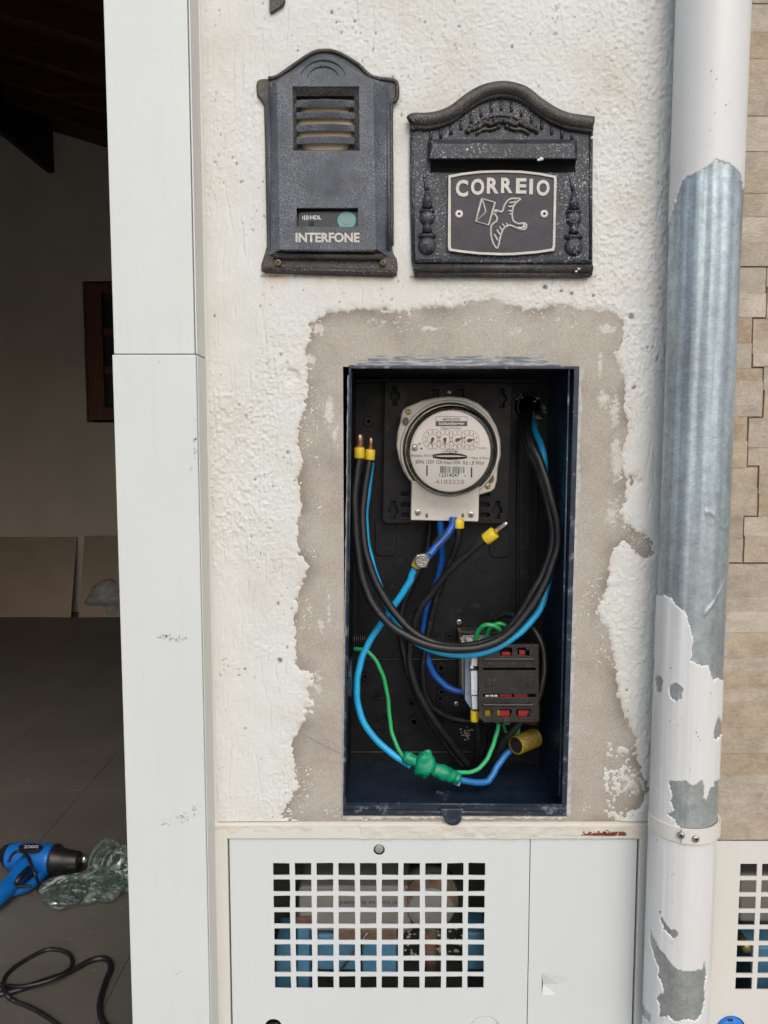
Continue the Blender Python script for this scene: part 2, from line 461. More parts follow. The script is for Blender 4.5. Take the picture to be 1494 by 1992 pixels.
M['smear'] = mat("cement_smeared_rim", (0.13, 0.16, 0.195), 0.55, var=0.45, vs=300, bmp=0.0008, bs=500, dust=0.50, dustc=(0.42, 0.42, 0.40), ds=330, scale=(0.10, 1, 1))
M['hole'] = mat("dark_void", (0.004, 0.004, 0.005), 0.9, var=0)
M['blk'] = mat("black_cable_sheath", (0.011, 0.011, 0.012), 0.42, var=0.3, vs=60, bmp=0.0003, bs=240, dust=0.33, dustc=(0.085, 0.08, 0.075), ds=70)
M['lblue'] = mat("light_blue_cable_sheath", (0.015, 0.38, 0.72), 0.38, var=0.12, vs=30, dust=0.30, dustc=(0.14, 0.36, 0.52), ds=60)
M['blue'] = mat("blue_cable_sheath", (0.008, 0.10, 0.42), 0.38, var=0.15, vs=30)
M['green'] = mat("green_wire_sheath", (0.02, 0.33, 0.10), 0.36, var=0.12, vs=40)
M['tape'] = mat("green_tape", (0.006, 0.27, 0.14), 0.28, var=0.25, vs=60, bmp=0.002, bs=110)
M['yellow'] = mat("yellow_ferrule_plastic", (0.70, 0.52, 0.02), 0.4, var=0.12, vs=60)
M['conduit'] = mat("olive_yellow_conduit", (0.24, 0.18, 0.022), 0.45, var=0.25, vs=50)
M['copper'] = mat("tinned_copper", (0.55, 0.33, 0.24), 0.3, 0.9, var=0.4, vs=200, bmp=0.0004, bs=500)
M['tin'] = mat("tin_plating", (0.60, 0.55, 0.50), 0.28, 0.9, var=0.3, vs=150)
M['steel'] = mat("zinc_screw_steel", (0.42, 0.42, 0.40), 0.32, 0.9, var=0.3, vs=200)
M['brass'] = mat("brass_screw", (0.42, 0.34, 0.17), 0.4, 0.85, var=0.3, vs=200)
M['oldbrass'] = mat("dull_brass_screw", (0.20, 0.155, 0.085), 0.55, 0.6, var=0.35, vs=200)
M['meter'] = mat("grey_beige_meter_metal", (0.62, 0.59, 0.535), 0.42, 0.15, var=0.08, vs=30, bmp=0.0002, bs=300, dust=0.28, dustc=(0.34, 0.31, 0.27), ds=90)
M['dial'] = mat("dial_plate", (0.76, 0.715, 0.69), 0.45, var=0.03, vs=30)
M['ink'] = mat("black_ink", (0.022, 0.02, 0.02), 0.5, var=0.1)
M['sticker'] = mat("white_sticker", (0.72, 0.76, 0.74), 0.4, var=0.04)
M['glass'] = mat_trans("clear_cover_glass", (0.96, 0.96, 0.95), 1.0, 0.05, 1.42)
M['sideglass'] = mat("cloudy_glass_edge", (0.33, 0.33, 0.30), 0.16, 0.6, var=0.4, vs=60, rvar=0.1)
M['gasket'] = mat("black_gasket", (0.10, 0.098, 0.085), 0.4)
M['bezel'] = mat("bezel_metal", (0.33, 0.32, 0.27), 0.25, 0.8, var=0.3, vs=50)
M['badge'] = mat("badge_aluminium", (0.46, 0.455, 0.42), 0.5, 0.25, var=0.12, vs=80, bmp=0.0002)
M['badgebg'] = mat_cast("badge_black", 0.66, 0.72, (0.014, 0.015, 0.022), (0.22, 0.24, 0.27), 420)
M['rivet'] = mat("white_rivet", (0.66, 0.62, 0.57), 0.4)
M['beige'] = mat("beige_plastic", (0.42, 0.34, 0.24), 0.5, var=0.15)
M['name'] = mat("charcoal_plastic", (0.018, 0.022, 0.026), 0.3)
M['teal'] = mat("teal_button", (0.13, 0.34, 0.33), 0.4, var=0.1)
M['tealin'] = mat("worn_button_centre", (0.20, 0.30, 0.27), 0.4, var=0.15)
M['print'] = mat("pale_print", (0.6, 0.66, 0.72), 0.5, var=0.05)
M['brk'] = mat("light_grey_breaker", (0.56, 0.60, 0.64), 0.4, var=0.05)
M['brkside'] = mat("mottled_breaker_side", (0.30, 0.37, 0.44), 0.45, var=0.2, vs=120)
M['cover'] = mat("smoky_black_cover", (0.026, 0.024, 0.021), 0.28, var=0.25, vs=40, rvar=0.08, bmp=0.0002, bs=200, dust=0.36, dustc=(0.10, 0.095, 0.085), ds=60)
M['red'] = mat("red_plastic", (0.30, 0.015, 0.015), 0.35, var=0.1)
M['wood'] = mat("dark_roof_wood", (0.055, 0.018, 0.012), 0.6, var=0.4, vs=14, scale=(0.2, 3, 3), objvar=0.25)
M['beam'] = mat("black_beam_wood", (0.012, 0.008, 0.007), 0.6, var=0.3, vs=14)
M['winwood'] = mat("red_brown_wood", (0.16, 0.055, 0.03), 0.5, var=0.3, vs=14, scale=(3, 3, 0.3))
M['pane'] = mat("dark_window_pane", (0.045, 0.05, 0.05), 0.2, var=0.1)
M['roomwall'] = mat("beige_room_plaster", (0.66, 0.60, 0.52), 0.8, var=0.07, vs=2.5, bmp=0.001, bs=40)
M['tile'] = mat("brown_grey_floor_tile", (0.125, 0.118, 0.102), 0.45, var=0.14, vs=3.5, bmp=0.0003, bs=60, dust=0.33, dustc=(0.30, 0.275, 0.24), ds=30, objvar=0.05)
M['grout'] = mat("dark_grout", (0.10, 0.095, 0.082), 0.8)
M['board'] = mat("beige_board", (0.40, 0.31, 0.24), 0.5, var=0.1, vs=3)
M['pave'] = mat("concrete_pavement", (0.33, 0.33, 0.325), 0.85, var=0.15, vs=3, bmp=0.001)
M['gun'] = mat("blue_tool_plastic", (0.006, 0.15, 0.55), 0.35, var=0.1, vs=20)
M['gunblk'] = mat("black_tool_plastic", (0.014, 0.014, 0.016), 0.4)
M['chrome'] = mat("nozzle_steel", (0.6, 0.58, 0.53), 0.22, 0.95, var=0.2, vs=90)
M['bag'] = mat_trans("green_clear_bag", (0.87, 0.93, 0.91), 0.94, 0.24, 1.5, sheet=(0.20, 0.30, 0.27))
M['wbag'] = mat("white_sack", (0.34, 0.34, 0.36), 0.5, var=0.25, vs=20, bmp=0.01, bs=14)
M['pblue'] = mat("blue_paint_metal", (0.10, 0.27, 0.42), 0.45, var=0.25, vs=22, dust=0.34, dustc=(0.16, 0.12, 0.09), ds=18)
M['pgrey'] = mat("grey_meter_case", (0.27, 0.265, 0.24), 0.5, var=0.15, vs=14)
M['rusty'] = mat("rusty_brown_metal", (0.20, 0.125, 0.085), 0.8, var=0.4, vs=50, bmp=0.002, bs=120)
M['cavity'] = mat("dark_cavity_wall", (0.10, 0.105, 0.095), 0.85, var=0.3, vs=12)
M['cap'] = mat("bright_blue_cap", (0.01, 0.17, 0.60), 0.35)
M['rust'] = mat("rust", (0.17, 0.035, 0.02), 0.85, var=0.5, vs=150, bmp=0.001)

def gridplate(name, xs, zs, hole, y0, y1, m, parent=None, **kw):     # slab with rectangular openings; y0 is the front
    nx, nz = len(xs) - 1, len(zs) - 1
    solid = [[not hole((xs[i] + xs[i + 1]) / 2, (zs[j] + zs[j + 1]) / 2) for j in range(nz)] for i in range(nx)]
    idx = {}; V = []; Fc = []
    def vid(i, j, k):
        if (i, j, k) not in idx: idx[(i, j, k)] = len(V); V.append((xs[i], y1 if k else y0, zs[j]))
        return idx[(i, j, k)]
    S = lambda i, j: 0 <= i < nx and 0 <= j < nz and solid[i][j]
    for i in range(nx):
        for j in range(nz):
            if not S(i, j): continue
            Fc.append((vid(i, j, 0), vid(i + 1, j, 0), vid(i + 1, j + 1, 0), vid(i, j + 1, 0)))
            Fc.append((vid(i, j, 1), vid(i, j + 1, 1), vid(i + 1, j + 1, 1), vid(i + 1, j, 1)))
            if not S(i - 1, j): Fc.append((vid(i, j, 0), vid(i, j + 1, 0), vid(i, j + 1, 1), vid(i, j, 1)))
            if not S(i + 1, j): Fc.append((vid(i + 1, j, 0), vid(i + 1, j, 1), vid(i + 1, j + 1, 1), vid(i + 1, j + 1, 0)))
            if not S(i, j - 1): Fc.append((vid(i, j, 0), vid(i, j, 1), vid(i + 1, j, 1), vid(i + 1, j, 0)))
            if not S(i, j + 1): Fc.append((vid(i, j + 1, 0), vid(i + 1, j + 1, 0), vid(i + 1, j + 1, 1), vid(i, j + 1, 1)))
    return mk(name, V, Fc, m, parent, **kw)

# ------------------------------------------------------------------ ground
mk("pavement", [(-60, -120, -0.012), (60, -120, -0.012), (60, 60, -0.012), (-60, 60, -0.012)], [(0, 1, 2, 3)], M['pave'], kind='structure')

# ------------------------------------------------------------------ key positions on the front wall
TLb, TRb, BRb, BLb = P(681, 713), P(1124, 715), P(1099, 1586), P(669, 1584)      # opening of the meter box
BX0, BX1, BZ0, BZ1 = min(TLb.x, BLb.x), max(TRb.x, BRb.x), min(BRb.z, BLb.z), max(TLb.z, TRb.z)
FZ = P(800, 1597).z            # top of the lower metal cabinet frame
CX0, CX1 = P(445, 1625).x, P(1240, 1625).x
CZ1 = P(800, 1625).z
RX0 = 0.535                    # right cabinet
RZ1 = P(1440, 1629).z
WALLH = 2.9
def in_rect(x, z, a, b, c, d): return a < x < b and c < z < d
core_holes = [(BX0 - .006, BX1 + .006, BZ0 - .006, BZ1 + .006), (CX0 - .004, CX1 + .004, 0.30, CZ1 + .004), (0.545, 1.30, 0.30, RZ1 - 0.03)]
xs = sorted({-0.266, 0.46, 2.2} | {h[0] for h in core_holes} | {h[1] for h in core_holes})
zs = sorted({0.0, WALLH} | {h[2] for h in core_holes} | {h[3] for h in core_holes})

wall = thing("plastered_wall", "white rough plastered wall with a grey cement patch round the open meter box", "wall", (0.0, 0.1, 0))
gridplate("wall_core", xs, zs, lambda x, z: any(in_rect(x, z, *h) for h in core_holes), 0.0012, 0.25, M['cement'], wall)
gridplate("wall_core", [-3.7, -3.0, -0.266], [0.0, 2.42, WALLH], lambda x, z: x > -3.0 and z < 2.42, 0.0012, 0.25, M['stucco'], wall)  # doorway opening widened out of view to let more light into the room
mk("wall_top", *(lambda b: (b.v, b.f))(MB().box(-3.7, 2.2, -0.03, 0.28, WALLH, WALLH + 0.05)), M['cream'], wall)

# patch outline traced on the plaster, cement inside
patch_px = [(605,632),(618,622),(640,610),(662,606),(700,603),(735,606),(760,609),(800,603),(840,600),(880,601),(905,592),(960,586),(985,590),(1015,601),(1045,606),(1072,600),(1100,594),(1125,602),(1150,607),(1180,606),(1205,616),(1212,640),(1208,672),(1198,686),(1200,705),(1212,735),(1217,780),(1214,800),(1222,835),(1212,870),(1208,905),(1216,940),(1214,975),(1205,1000),(1222,1020),(1235,1032),(1262,1046),(1268,1075),(1250,1086),(1232,1070),(1212,1050),(1192,1066),(1186,1100),(1176,1140),(1163,1185),(1176,1215),(1188,1260),(1196,1310),(1204,1360),(1212,1390),(1232,1435),(1236,1475),(1246,1510),(1262,1532),(1240,1570),(1205,1594),(1150,1600),(1000,1604),(880,1604),(700,1603),(600,1600),(545,1592),(556,1570),(566,1548),(580,1530),(576,1500),(571,1470),(566,1448),(580,1418),(592,1400),(600,1370),(604,1345),(592,1315),(578,1290),(580,1262),(571,1236),(572,1205),(580,1188),(575,1165),(584,1140),(596,1118),(603,1100),(585,1075),(578,1040),(582,1012),(590,985),(588,955),(582,930),(588,900),(580,870),(577,838),(590,800),(597,770),(598,730),(600,700),(598,672),(603,655)]
patch = pl(patch_px, 0)
holes_px = [([(560,722),(575,720),(582,738),(572,748),(562,740)]), ([(1222,928),(1238,926),(1246,938),(1240,946),(1224,944)])]
speck_px = [(1180,1440),(1262,1470),(1266,1560),(1240,1594),(1175,1592),(1168,1540)]
speck2_px = [(575,1300),(612,1300),(612,1390),(560,1370),(556,1310)]

GX0, GX1, GZ0, GZ1, STEP = -0.2665, 0.505, P(800, 1594).z, 2.16, 0.00145
gx = np.arange(GX0, GX1, STEP); gz = np.arange(GZ0, GZ1, STEP)
X, Z = np.meshgrid(gx, gz, indexing='ij')
d = sdist(X, Z, patch)
for hp in holes_px: d = np.minimum(d, sdist(X, Z, pl(hp, 0)))
spz = np.minimum(sdist(X, Z, pl(speck_px, 0)), sdist(X, Z, pl(speck2_px, 0)))
d = np.where(spz < 0, np.clip(d, -0.0008, 0.02), d)
edge = (fbm(X * 170, Z * 170, 5, 4) - 0.5) * 0.011 + (fbm(X * 45, Z * 45, 9, 3) - 0.5) * 0.009
amp = np.exp(-np.abs(d) / 0.02)
dd = d + edge * (0.35 + 0.65 * amp)
rem = (fbm(X * 330, Z * 330, 31, 3) > 0.70) & (fbm(X * 26, Z * 26, 37, 2) > 0.56) & (d > -0.03) & (d < 0)
dd = np.where(rem, 0.0015, dd)
Hc0 = 0.0040
base = Hc0 + 0.0014 * np.tanh(dd / 0.0024)
out = np.clip(dd / 0.01, 0, 1)
lump = (fbm(X * 34, Z * 20, 1, 3) - 0.5) * 0.0032
rough_m = np.clip((fbm(X * 5, Z * 3, 2, 3) - 0.36) * 4.0, 0.15, 1.0)
side = np.clip(np.maximum(-0.16 - X, X - 0.30) / 0.05 + 0.6, 0.3, 1.0)
groove = np.zeros(X.shape); grg = random.Random(17)
for k in range(520):
    gx0_ = grg.choice([grg.uniform(GX0, -0.14), grg.uniform(GX0, GX1), grg.uniform(0.31, 0.42)]); gz0_ = grg.uniform(GZ0, GZ1)
    L_ = grg.uniform(0.006, 0.055) * grg.choice([1, 1, 1.6]); w_ = grg.uniform(0.0007, 0.0016); dp_ = grg.uniform(0.0005, 0.0017); tl_ = grg.gauss(0, 0.10)
    i0, i1 = max(int((gx0_ - .012 - GX0) / STEP), 0), int((gx0_ + .012 - GX0) / STEP) + 1
    j0, j1 = max(int((gz0_ - GZ0) / STEP), 0), int((gz0_ + L_ - GZ0) / STEP) + 1
    sx, sz = X[i0:i1, j0:j1], Z[i0:i1, j0:j1]
    if sx.size == 0: continue
    t_ = (sz - gz0_) / L_
    xc_ = gx0_ + tl_ * (sz - gz0_) + 0.0016 * (vnoise(sz * 90, sz * 0 + k, 5) - .5)
    prof_ = np.exp(-((sx - xc_) / w_) ** 2) - 0.45 * np.exp(-((sx - xc_ - 1.9 * w_) / w_) ** 2)
    groove[i0:i1, j0:j1] -= dp_ * prof_ * np.sin(np.pi * np.clip(t_, 0, 1)) ** .5
wig = np.abs(fbm(X * 170, Z * 85, 6, 3) - 0.5) * 2
ridge = np.exp(-(wig / 0.12) ** 2) * 0.00012 * rough_m * side + np.clip(fbm(X * 230, Z * 180, 13, 3) - 0.46, 0, 0.25) * 0.0055 * rough_m * side - np.clip(fbm(X * 120, Z * 70, 14, 3) - 0.60, 0, 0.2) * 0.003 * rough_m
fine = (fbm(X * 330, Z * 300, 7, 3) - 0.5) * 0.0020 * rough_m
H = base + out * (lump * 0.8 + groove + ridge + fine) + 0.0008 * out
pit = np.zeros(X.shape); warm = np.zeros(X.shape)
rng = random.Random(11)
def dig(px_, pz_, rx, rz, dep, col):
    i0, i1 = int((px_ - rx * 2 - GX0) / STEP), int((px_ + rx * 2 - GX0) / STEP) + 2
    j0, j1 = int((pz_ - rz * 2 - GZ0) / STEP), int((pz_ + rz * 2 - GZ0) / STEP) + 2
    i0, j0 = max(i0, 0), max(j0, 0)
    sx = X[i0:i1, j0:j1]; sz = Z[i0:i1, j0:j1]
    if sx.size == 0: return
    q = ((sx - px_) / rx) ** 2 + ((sz - pz_) / rz) ** 2
    f = np.clip(1.25 - q + (vnoise(sx * 700, sz * 700, 77) - .5) * 0.9, 0, 1)
    H[i0:i1, j0:j1] -= f * dep
    pit[i0:i1, j0:j1] = np.maximum(pit[i0:i1, j0:j1], f * col)
for k in range(330):
    cx_, cz_ = rng.uniform(GX0, GX1), rng.uniform(GZ0, GZ1)
    for q in range(rng.choice([1, 1, 2, 5, 9])):
        r = rng.choice([0.0007, 0.0009, 0.0010, 0.0012, 0.0016])
        dig(cx_ + rng.gauss(0, 0.010), cz_ + rng.gauss(0, 0.016), r * rng.uniform(.6, 1.6), r * rng.uniform(.7, 2.2), r * 0.9, rng.uniform(0.3, 0.9))
for (a, b_, r) in [(1217,1340,2),(1060,562,3),(1090,568,3),(1110,573,3),(1152,577,3),(1225,617,5),(1231,755,4),(1282,1585,6),(545,1283,5),(1285,1150,4),(478,1300,2.5),(384,812,6),(383,830,6),(383,180,6),(384,160,5),(383,375,3),(560,880,3),(1058,560,4)]:
    c = P(a, b_); dig(c.x, c.z, r * 0.00082, r * 0.0009, 0.0022, 0.9)
warm = np.exp(-np.abs(dd) / 0.006) * 0.85 * (dd > 0) * np.clip((fbm(X * 40, Z * 40, 61, 3) - 0.35) * 3, 0, 1)
zt = P(800, 560).z
warm = np.maximum(warm, 0.35 * np.exp(-np.abs(Z - zt) / 0.02) * fbm(X * 30, Z * 30, 63, 3) * (X > -0.18))
warm = np.maximum(warm, 0.6 * np.exp(-(X - GX0) / 0.012) * fbm(X * 30, Z * 30, 64, 3))
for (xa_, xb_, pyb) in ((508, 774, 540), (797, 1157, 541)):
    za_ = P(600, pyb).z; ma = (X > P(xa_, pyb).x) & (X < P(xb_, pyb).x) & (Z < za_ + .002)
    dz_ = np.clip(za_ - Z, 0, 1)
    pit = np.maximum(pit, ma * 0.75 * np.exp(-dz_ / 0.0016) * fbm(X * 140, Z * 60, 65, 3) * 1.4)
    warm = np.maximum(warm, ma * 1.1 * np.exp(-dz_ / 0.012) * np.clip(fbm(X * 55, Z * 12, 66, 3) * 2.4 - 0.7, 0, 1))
H = np.where(dd > -0.0002, np.maximum(H, Hc0 - 0.0022), H)
H = np.maximum(H, 0.0016)
keep = ~((X[:-1, :-1] > BX0 + .001) & (X[1:, 1:] < BX1 - .001) & (Z[:-1, :-1] > BZ0 + .001) & (Z[1:, 1:] < BZ1 - .001))
keep &= ~((d[:-1, :-1] < -0.045))
nx, nz = X.shape
ids = np.arange(nx * nz).reshape(nx, nz)
q = np.stack([ids[:-1, :-1], ids[1:, :-1], ids[1:, 1:], ids[:-1, 1:]], -1)[keep]
def gridmesh(name, V, q, m, parent, attrs=(), **kw):
    used = np.unique(q); rm = np.full(len(V), -1); rm[used] = np.arange(len(used))
    V = V[used]; q = rm[q]
    me = bpy.data.meshes.new(name)
    me.vertices.add(len(V)); me.loops.add(len(q) * 4); me.polygons.add(len(q))
    V = V - np.array(WL[parent.name]) if parent is not None else V
    me.vertices.foreach_set("co", V.astype(np.float32).ravel())
    me.loops.foreach_set("vertex_index", q.astype(np.int32).ravel())
    me.polygons.foreach_set("loop_start", np.arange(0, len(q) * 4, 4, dtype=np.int32))
    me.polygons.foreach_set("loop_total", np.full(len(q), 4, np.int32))
    me.polygons.foreach_set("use_smooth", np.ones(len(q), bool))
    me.materials.append(m); me.update(calc_edges=True)
    for an, r, g in attrs:
        at = me.attributes.new(an, 'FLOAT_COLOR', 'POINT')
        c = np.zeros((len(V), 4), np.float32); c[:, 3] = 1
        c[:, 0] = r.ravel()[used]; c[:, 1] = g.ravel()[used]
        at.data.foreach_set("color", c.ravel())
    o = bpy.data.objects.new(name, me); COL.objects.link(o); o.parent = parent
    WL[o.name] = Vector(WL[parent.name]) if parent is not None else Vector((0, 0, 0))
    return tag(o, **kw)
V = np.stack([X.ravel(), -H.ravel(), Z.ravel()], 1)
gridmesh("plaster", V, q, M['stucco'], wall, [("pit", pit, warm)])

# cement coat
cs = 0.002
cxs = np.arange(P(535, 1600).x, P(1275, 1600).x, cs); czs = np.arange(FZ - 0.004, P(800, 575).z, cs)
def snap(a, v):
    a[np.argmin(np.abs(a - v))] = v
for v in (BX0 + .002, BX1 - .002): snap(cxs, v)
for v in (BZ0 + .002, BZ1 - .002): snap(czs, v)
CX, CZ = np.meshgrid(cxs, czs, indexing='ij')
dc = sdist(CX, CZ, patch)
Hc = Hc0 + (fbm(CX * 40, CZ * 40, 21, 4) - 0.5) * 0.0010
Hc = np.where(dc > 0.012, 0.0014, Hc)
box_d = np.maximum(np.maximum(BX0 - CX, CX - BX1), np.maximum(BZ0 - CZ, CZ - BZ1))
damp = np.clip(np.exp(-np.clip(-dc, 0, 1) / 0.014) * 1.3 - 0.15, 0, 1) * np.clip(fbm(CX * 26, CZ * 20, 23, 4) * 3 - 0.9, 0, 1)
damp = np.maximum(damp, 0.5 * np.clip(fbm(CX * 11, CZ * 5, 27, 3) * 4 - 2.1, 0, 1) * (CX > BX1))
ck = sdist(CX, CZ, pl([(590,1425),(615,1440),(640,1453),(660,1463),(640,1454),(615,1441)], 0))
damp = np.maximum(damp, np.exp(-(np.abs(ck) / 0.0009) ** 2))
wash = np.zeros(CX.shape); wn_ = fbm(CX * 260, CZ * 260, 29, 4)
for (a_, b_, sx_, sy_, k_) in [(640,800,11,34,.9),(652,850,8,32,.7),(625,1215,8,16,.9),(640,1180,4,60,.6),(606,700,12,14,.8),(620,640,14,12,1),(835,640,26,5,.9),(1003,645,12,8,.7),(1165,720,5,40,.8),(1172,775,12,18,.9),(1195,800,10,40,.8),(1200,900,14,40,.9),(1190,1000,16,30,.7),(1195,870,10,20,1),(1150,700,40,6,.4),(1180,640,18,10,.9),(720,625,60,8,.5),(620,1330,14,40,.6),(1230,1520,30,30,.8),(1185,1200,8,40,.7)]:
    c_ = P(a_, b_); wash = np.maximum(wash, k_ * np.exp(-((CX - c_.x) / (sx_ * .0009)) ** 2 - ((CZ - c_.z) / (sy_ * .0009)) ** 2))
wash = np.clip((wash + wn_ - 1.02) * 5, 0, 0.9) + 0.25 * np.clip(fbm(CX * 6, CZ * 6, 30, 3) * 3 - 1.7, 0, 1)
damp = np.maximum(damp, np.clip(1 - (CZ - FZ) / 0.03, 0, 1) * 0.5)
kc = ~((CX[:-1, :-1] > BX0) & (CX[1:, 1:] < BX1) & (CZ[:-1, :-1] > BZ0) & (CZ[1:, 1:] < BZ1))
ci = np.arange(CX.size).reshape(CX.shape)
cq = np.stack([ci[:-1, :-1], ci[1:, :-1], ci[1:, 1:], ci[:-1, 1:]], -1)[kc]
gridmesh("cement_patch", np.stack([CX.ravel(), -Hc.ravel(), CZ.ravel()], 1), cq, M['cement'], wall, [("damp", damp, wash)], label="smooth grey cement patch with ragged edges")

# ------------------------------------------------------------------ stone wall on the right
sw = thing("stone_wall", "beige sandstone clad wall behind the peeling downpipe at the right edge", "wall", (1.2, 0.05, 0))
mk("mortar_bed", *(lambda b: (b.v, b.f))(MB().box(0.508, 2.2, -0.0082, 0.0008, RZ1, WALLH - .001)), M['mortar'], sw)
def stone(px0, px1, py0, py1, x0=None, x1=None):
    zt_, zb = P(1470, py0).z, P(1470, py1).z
    xa = P(px0, (py0 + py1) / 2).x if x0 is None else x0
    xb = P(px1, (py0 + py1) / 2).x if x1 is None else x1
    h = random.uniform(0.0105, 0.0128)
    # uneven front: 4x2 face grid
    nx_, nz_ = 5, 3; vs = []; fs = []
    for i in range(nx_ + 1):
        for j in range(nz_ + 1):
            e = i in (0, nx_) or j in (0, nz_)
            vs.append((xa + (xb - xa) * i / nx_, -h + (0.0003 if e else 0) + random.uniform(-.0005, .0005), zb + (zt_ - zb) * j / nz_ + (random.uniform(-.0008, .0008) if 0 < j < nz_ else 0)))
    w = nz_ + 1
    for i in range(nx_):
        for j in range(nz_): fs.append((i * w + j, (i + 1) * w + j, (i + 1) * w + j + 1, i * w + j + 1))
    rim = [i * w for i in range(nx_ + 1)] + [nx_ * w + j for j in range(1, nz_ + 1)] + [i * w + nz_ for i in range(nx_ - 1, -1, -1)] + [j for j in range(nz_ - 1, 0, -1)]
    b0 = len(vs)
    for k in rim: vs.append((vs[k][0], -0.007, vs[k][2]))
    for k in range(len(rim)):
        k2 = (k + 1) % len(rim); fs.append((rim[k2], rim[k], b0 + k, b0 + k2))
    mk("stone", vs, fs, M['stone'], sw)
xL = 0.509
g = 0.0
for a, b_ in [(-260,-200),(-200,-150),(-150,-95),(-95,-40),(-40,15),(15,70),(70,122),(122,178),(178,232),(232,300),(300,330),(330,381),(381,426),(426,475),(475,521)]:
    stone(0, 0, a + g * .2, b_ - g * .2, xL, 0.74 + random.uniform(-.02, .02))
def mods(lst):
    for px0, px1, a, b_ in lst:
        stone(px0, px1, a, b_, x0=xL if px0 is None else None, x1=0.74 if px1 is None else None)
mods([(None,1482,524,574),(None,1482,574,619.5),(None,1455,619.5,670),(None,1455,670,718),
      (None,1476,718,742),(None,1476,742,810.5),(None,1446,810.5,858),(None,1446,858,909),
      (None,1466,909,950),(None,1466,950,1001.5),(None,1438,1001.5,1045),(None,1438,1045,1091.5),
      (1485,None,524,560),(1485,None,560,623),(1458,None,623,690),(1458,None,690,714.5),
      (1479,None,714.5,760),(1479,None,760,814),(1449,None,814,870),(1449,None,870,905),
      (1469,None,905,960),(1469,None,960,1005),(1441,None,1005,1040),(1441,None,1040,1091.5)])
for a, b_ in [(1095.5,1160),(1160,1187),(1187,1227)]: stone(0, 0, a, b_, xL, 0.74)
stone(0, 1482, 1227.5, 1275, x0=xL); stone(1482.5, 0, 1227.5, 1275, x1=0.74)
for a, b_ in [(1275,1300),(1300,1336),(1336,1368),(1368,1412),(1412,1459),(1459,1503),(1503,1542),(1542,1585),(1585,1626)]:
    stone(0, 0, a, b_, xL, 0.74)
# the same cladding going on beyond the frame
zc = RZ1 + 0.002
while zc < WALLH - 0.06:
    hgt = random.uniform(0.032, 0.05); xa = 0.765
    while xa < 2.15:
        L = random.uniform(0.25, 0.42)
        h = random.uniform(.010, .014)
        b = MB().box(xa, min(xa + L, 2.19), -h, -0.004, zc, zc + hgt)
        b.build("stone", M['stone'], sw, bevel=0.001)
        xa += L + 0.003
    zc += hgt + 0.0015

# ------------------------------------------------------------------ white door jamb at the doorway
jamb = thing("door_jamb", "tall white painted jamb in two lengths beside the dark doorway", "door jamb", (-0.325, 0.0, 0))
zj = P(300, 689, -0.061).z
b = MB().box(-0.3815, -0.2675, -0.0595, 0.25, zj + 0.0006, 2.42); b.build("upper_panel", M['white'], jamb, bevel=0.0015)
b = MB().box(-0.3835, -0.2655, -0.0615, 0.25, 0.0, zj - 0.0006); b.build("lower_panel", M['white'], jamb, bevel=0.0015)
b = MB().tube([(-0.2640, -0.0045, z) for z in np.linspace(0.0, 2.4, 80)], [0.0042 + random.uniform(-.0006, .0006) for _ in range(80)], 8)
b.build("caulk_bead", M['cream'], jamb, smooth=True)
for za, zb_ in ((0.0, zj - .001), (zj + .001, 2.415)):
    MB().box(-0.2662 if za > 0.5 else -0.2650, -0.2640 if za > .5 else -0.2636, -0.0580, -0.002, za, zb_).build("side_trim", M['cream'], jamb, bevel=0.0004)
# flaked spots where the paint is gone
ch = MB()
def flake(px, py, r, y=-0.0617):
    c = P(px, py, y); n = 9; ph = random.random() * 6
    ps = [(c.x + math.cos(2 * math.pi * k / n) * r * random.uniform(.5, 1.2), y, c.z + math.sin(2 * math.pi * k / n) * r * random.uniform(.4, 1.1)) for k in range(n)]
    ch.add(ps, [tuple(range(n))])
for cx_, cy_, sx_, sy_, cnt in [(322,1238,14,5,34),(345,1243,16,5,34),(322,1600,8,6,20),(352,1590,14,9,34),(378,1575,8,10,24),(378,855,3,4,7),(380,880,3,9,12),(371,912,3,3,6),(345,1893,5,3,5),(353,1891,3,3,4)]:
    for k in range(cnt): flake(random.gauss(cx_, sx_ * .6), random.gauss(cy_, sy_ * .6), random.uniform(.0005, .0016))
for cx_, cy_, r in [(309,704,1.7),(296,805,1.9),(380,817,1.4),(380,828,1.4)]: flake(cx_, cy_, r * .0008)
ch.build("flaked_paint_spots", mat("bare_grey_primer", (0.45, 0.46, 0.46), 0.6, var=0.3, vs=200), jamb, kind='stuff')

# door lining on the far side and head
b = MB().box(-3.05, -2.95, -0.06, 0.25, 0, 2.42).box(-3.05, -0.2655, -0.061, 0.25, 2.4215, 2.52)
b.build("door_frame", M['white'], None, bevel=0.002, label="white head and far side of the doorway frame", cat="door frame")
# ------------------------------------------------------------------ downpipe
PR, PXC, PYC = 0.0480, 0.4490, -0.0510
LEAN = 0.0020
def xc(z): return PXC + (z - 1.3) * LEAN
pipe = thing("downpipe", "round downpipe whose white paint peels off the dented galvanised steel", "downpipe", (PXC, PYC, 0))
th = np.linspace(rad(-195), rad(15), 170)       # angle 0 = +X, -90 = towards the viewer
pz = np.arange(0.50, 2.16, 0.0019)
T, ZZ = np.meshgrid(th, pz, indexing='ij')
def px_path(T, Z, r):
    x = xc(Z) + r * np.cos(T); y = PYC + r * np.sin(T)
    dx, dy, dz = x - CAMP.x, y - CAMP.y, Z - CAMP.z
    f = dy * CP - dz * SP; v = dy * SP + dz * CP
    return 747 + dx / f * F, 996 - v / f * F
QX, QY = px_path(T, ZZ, PR)
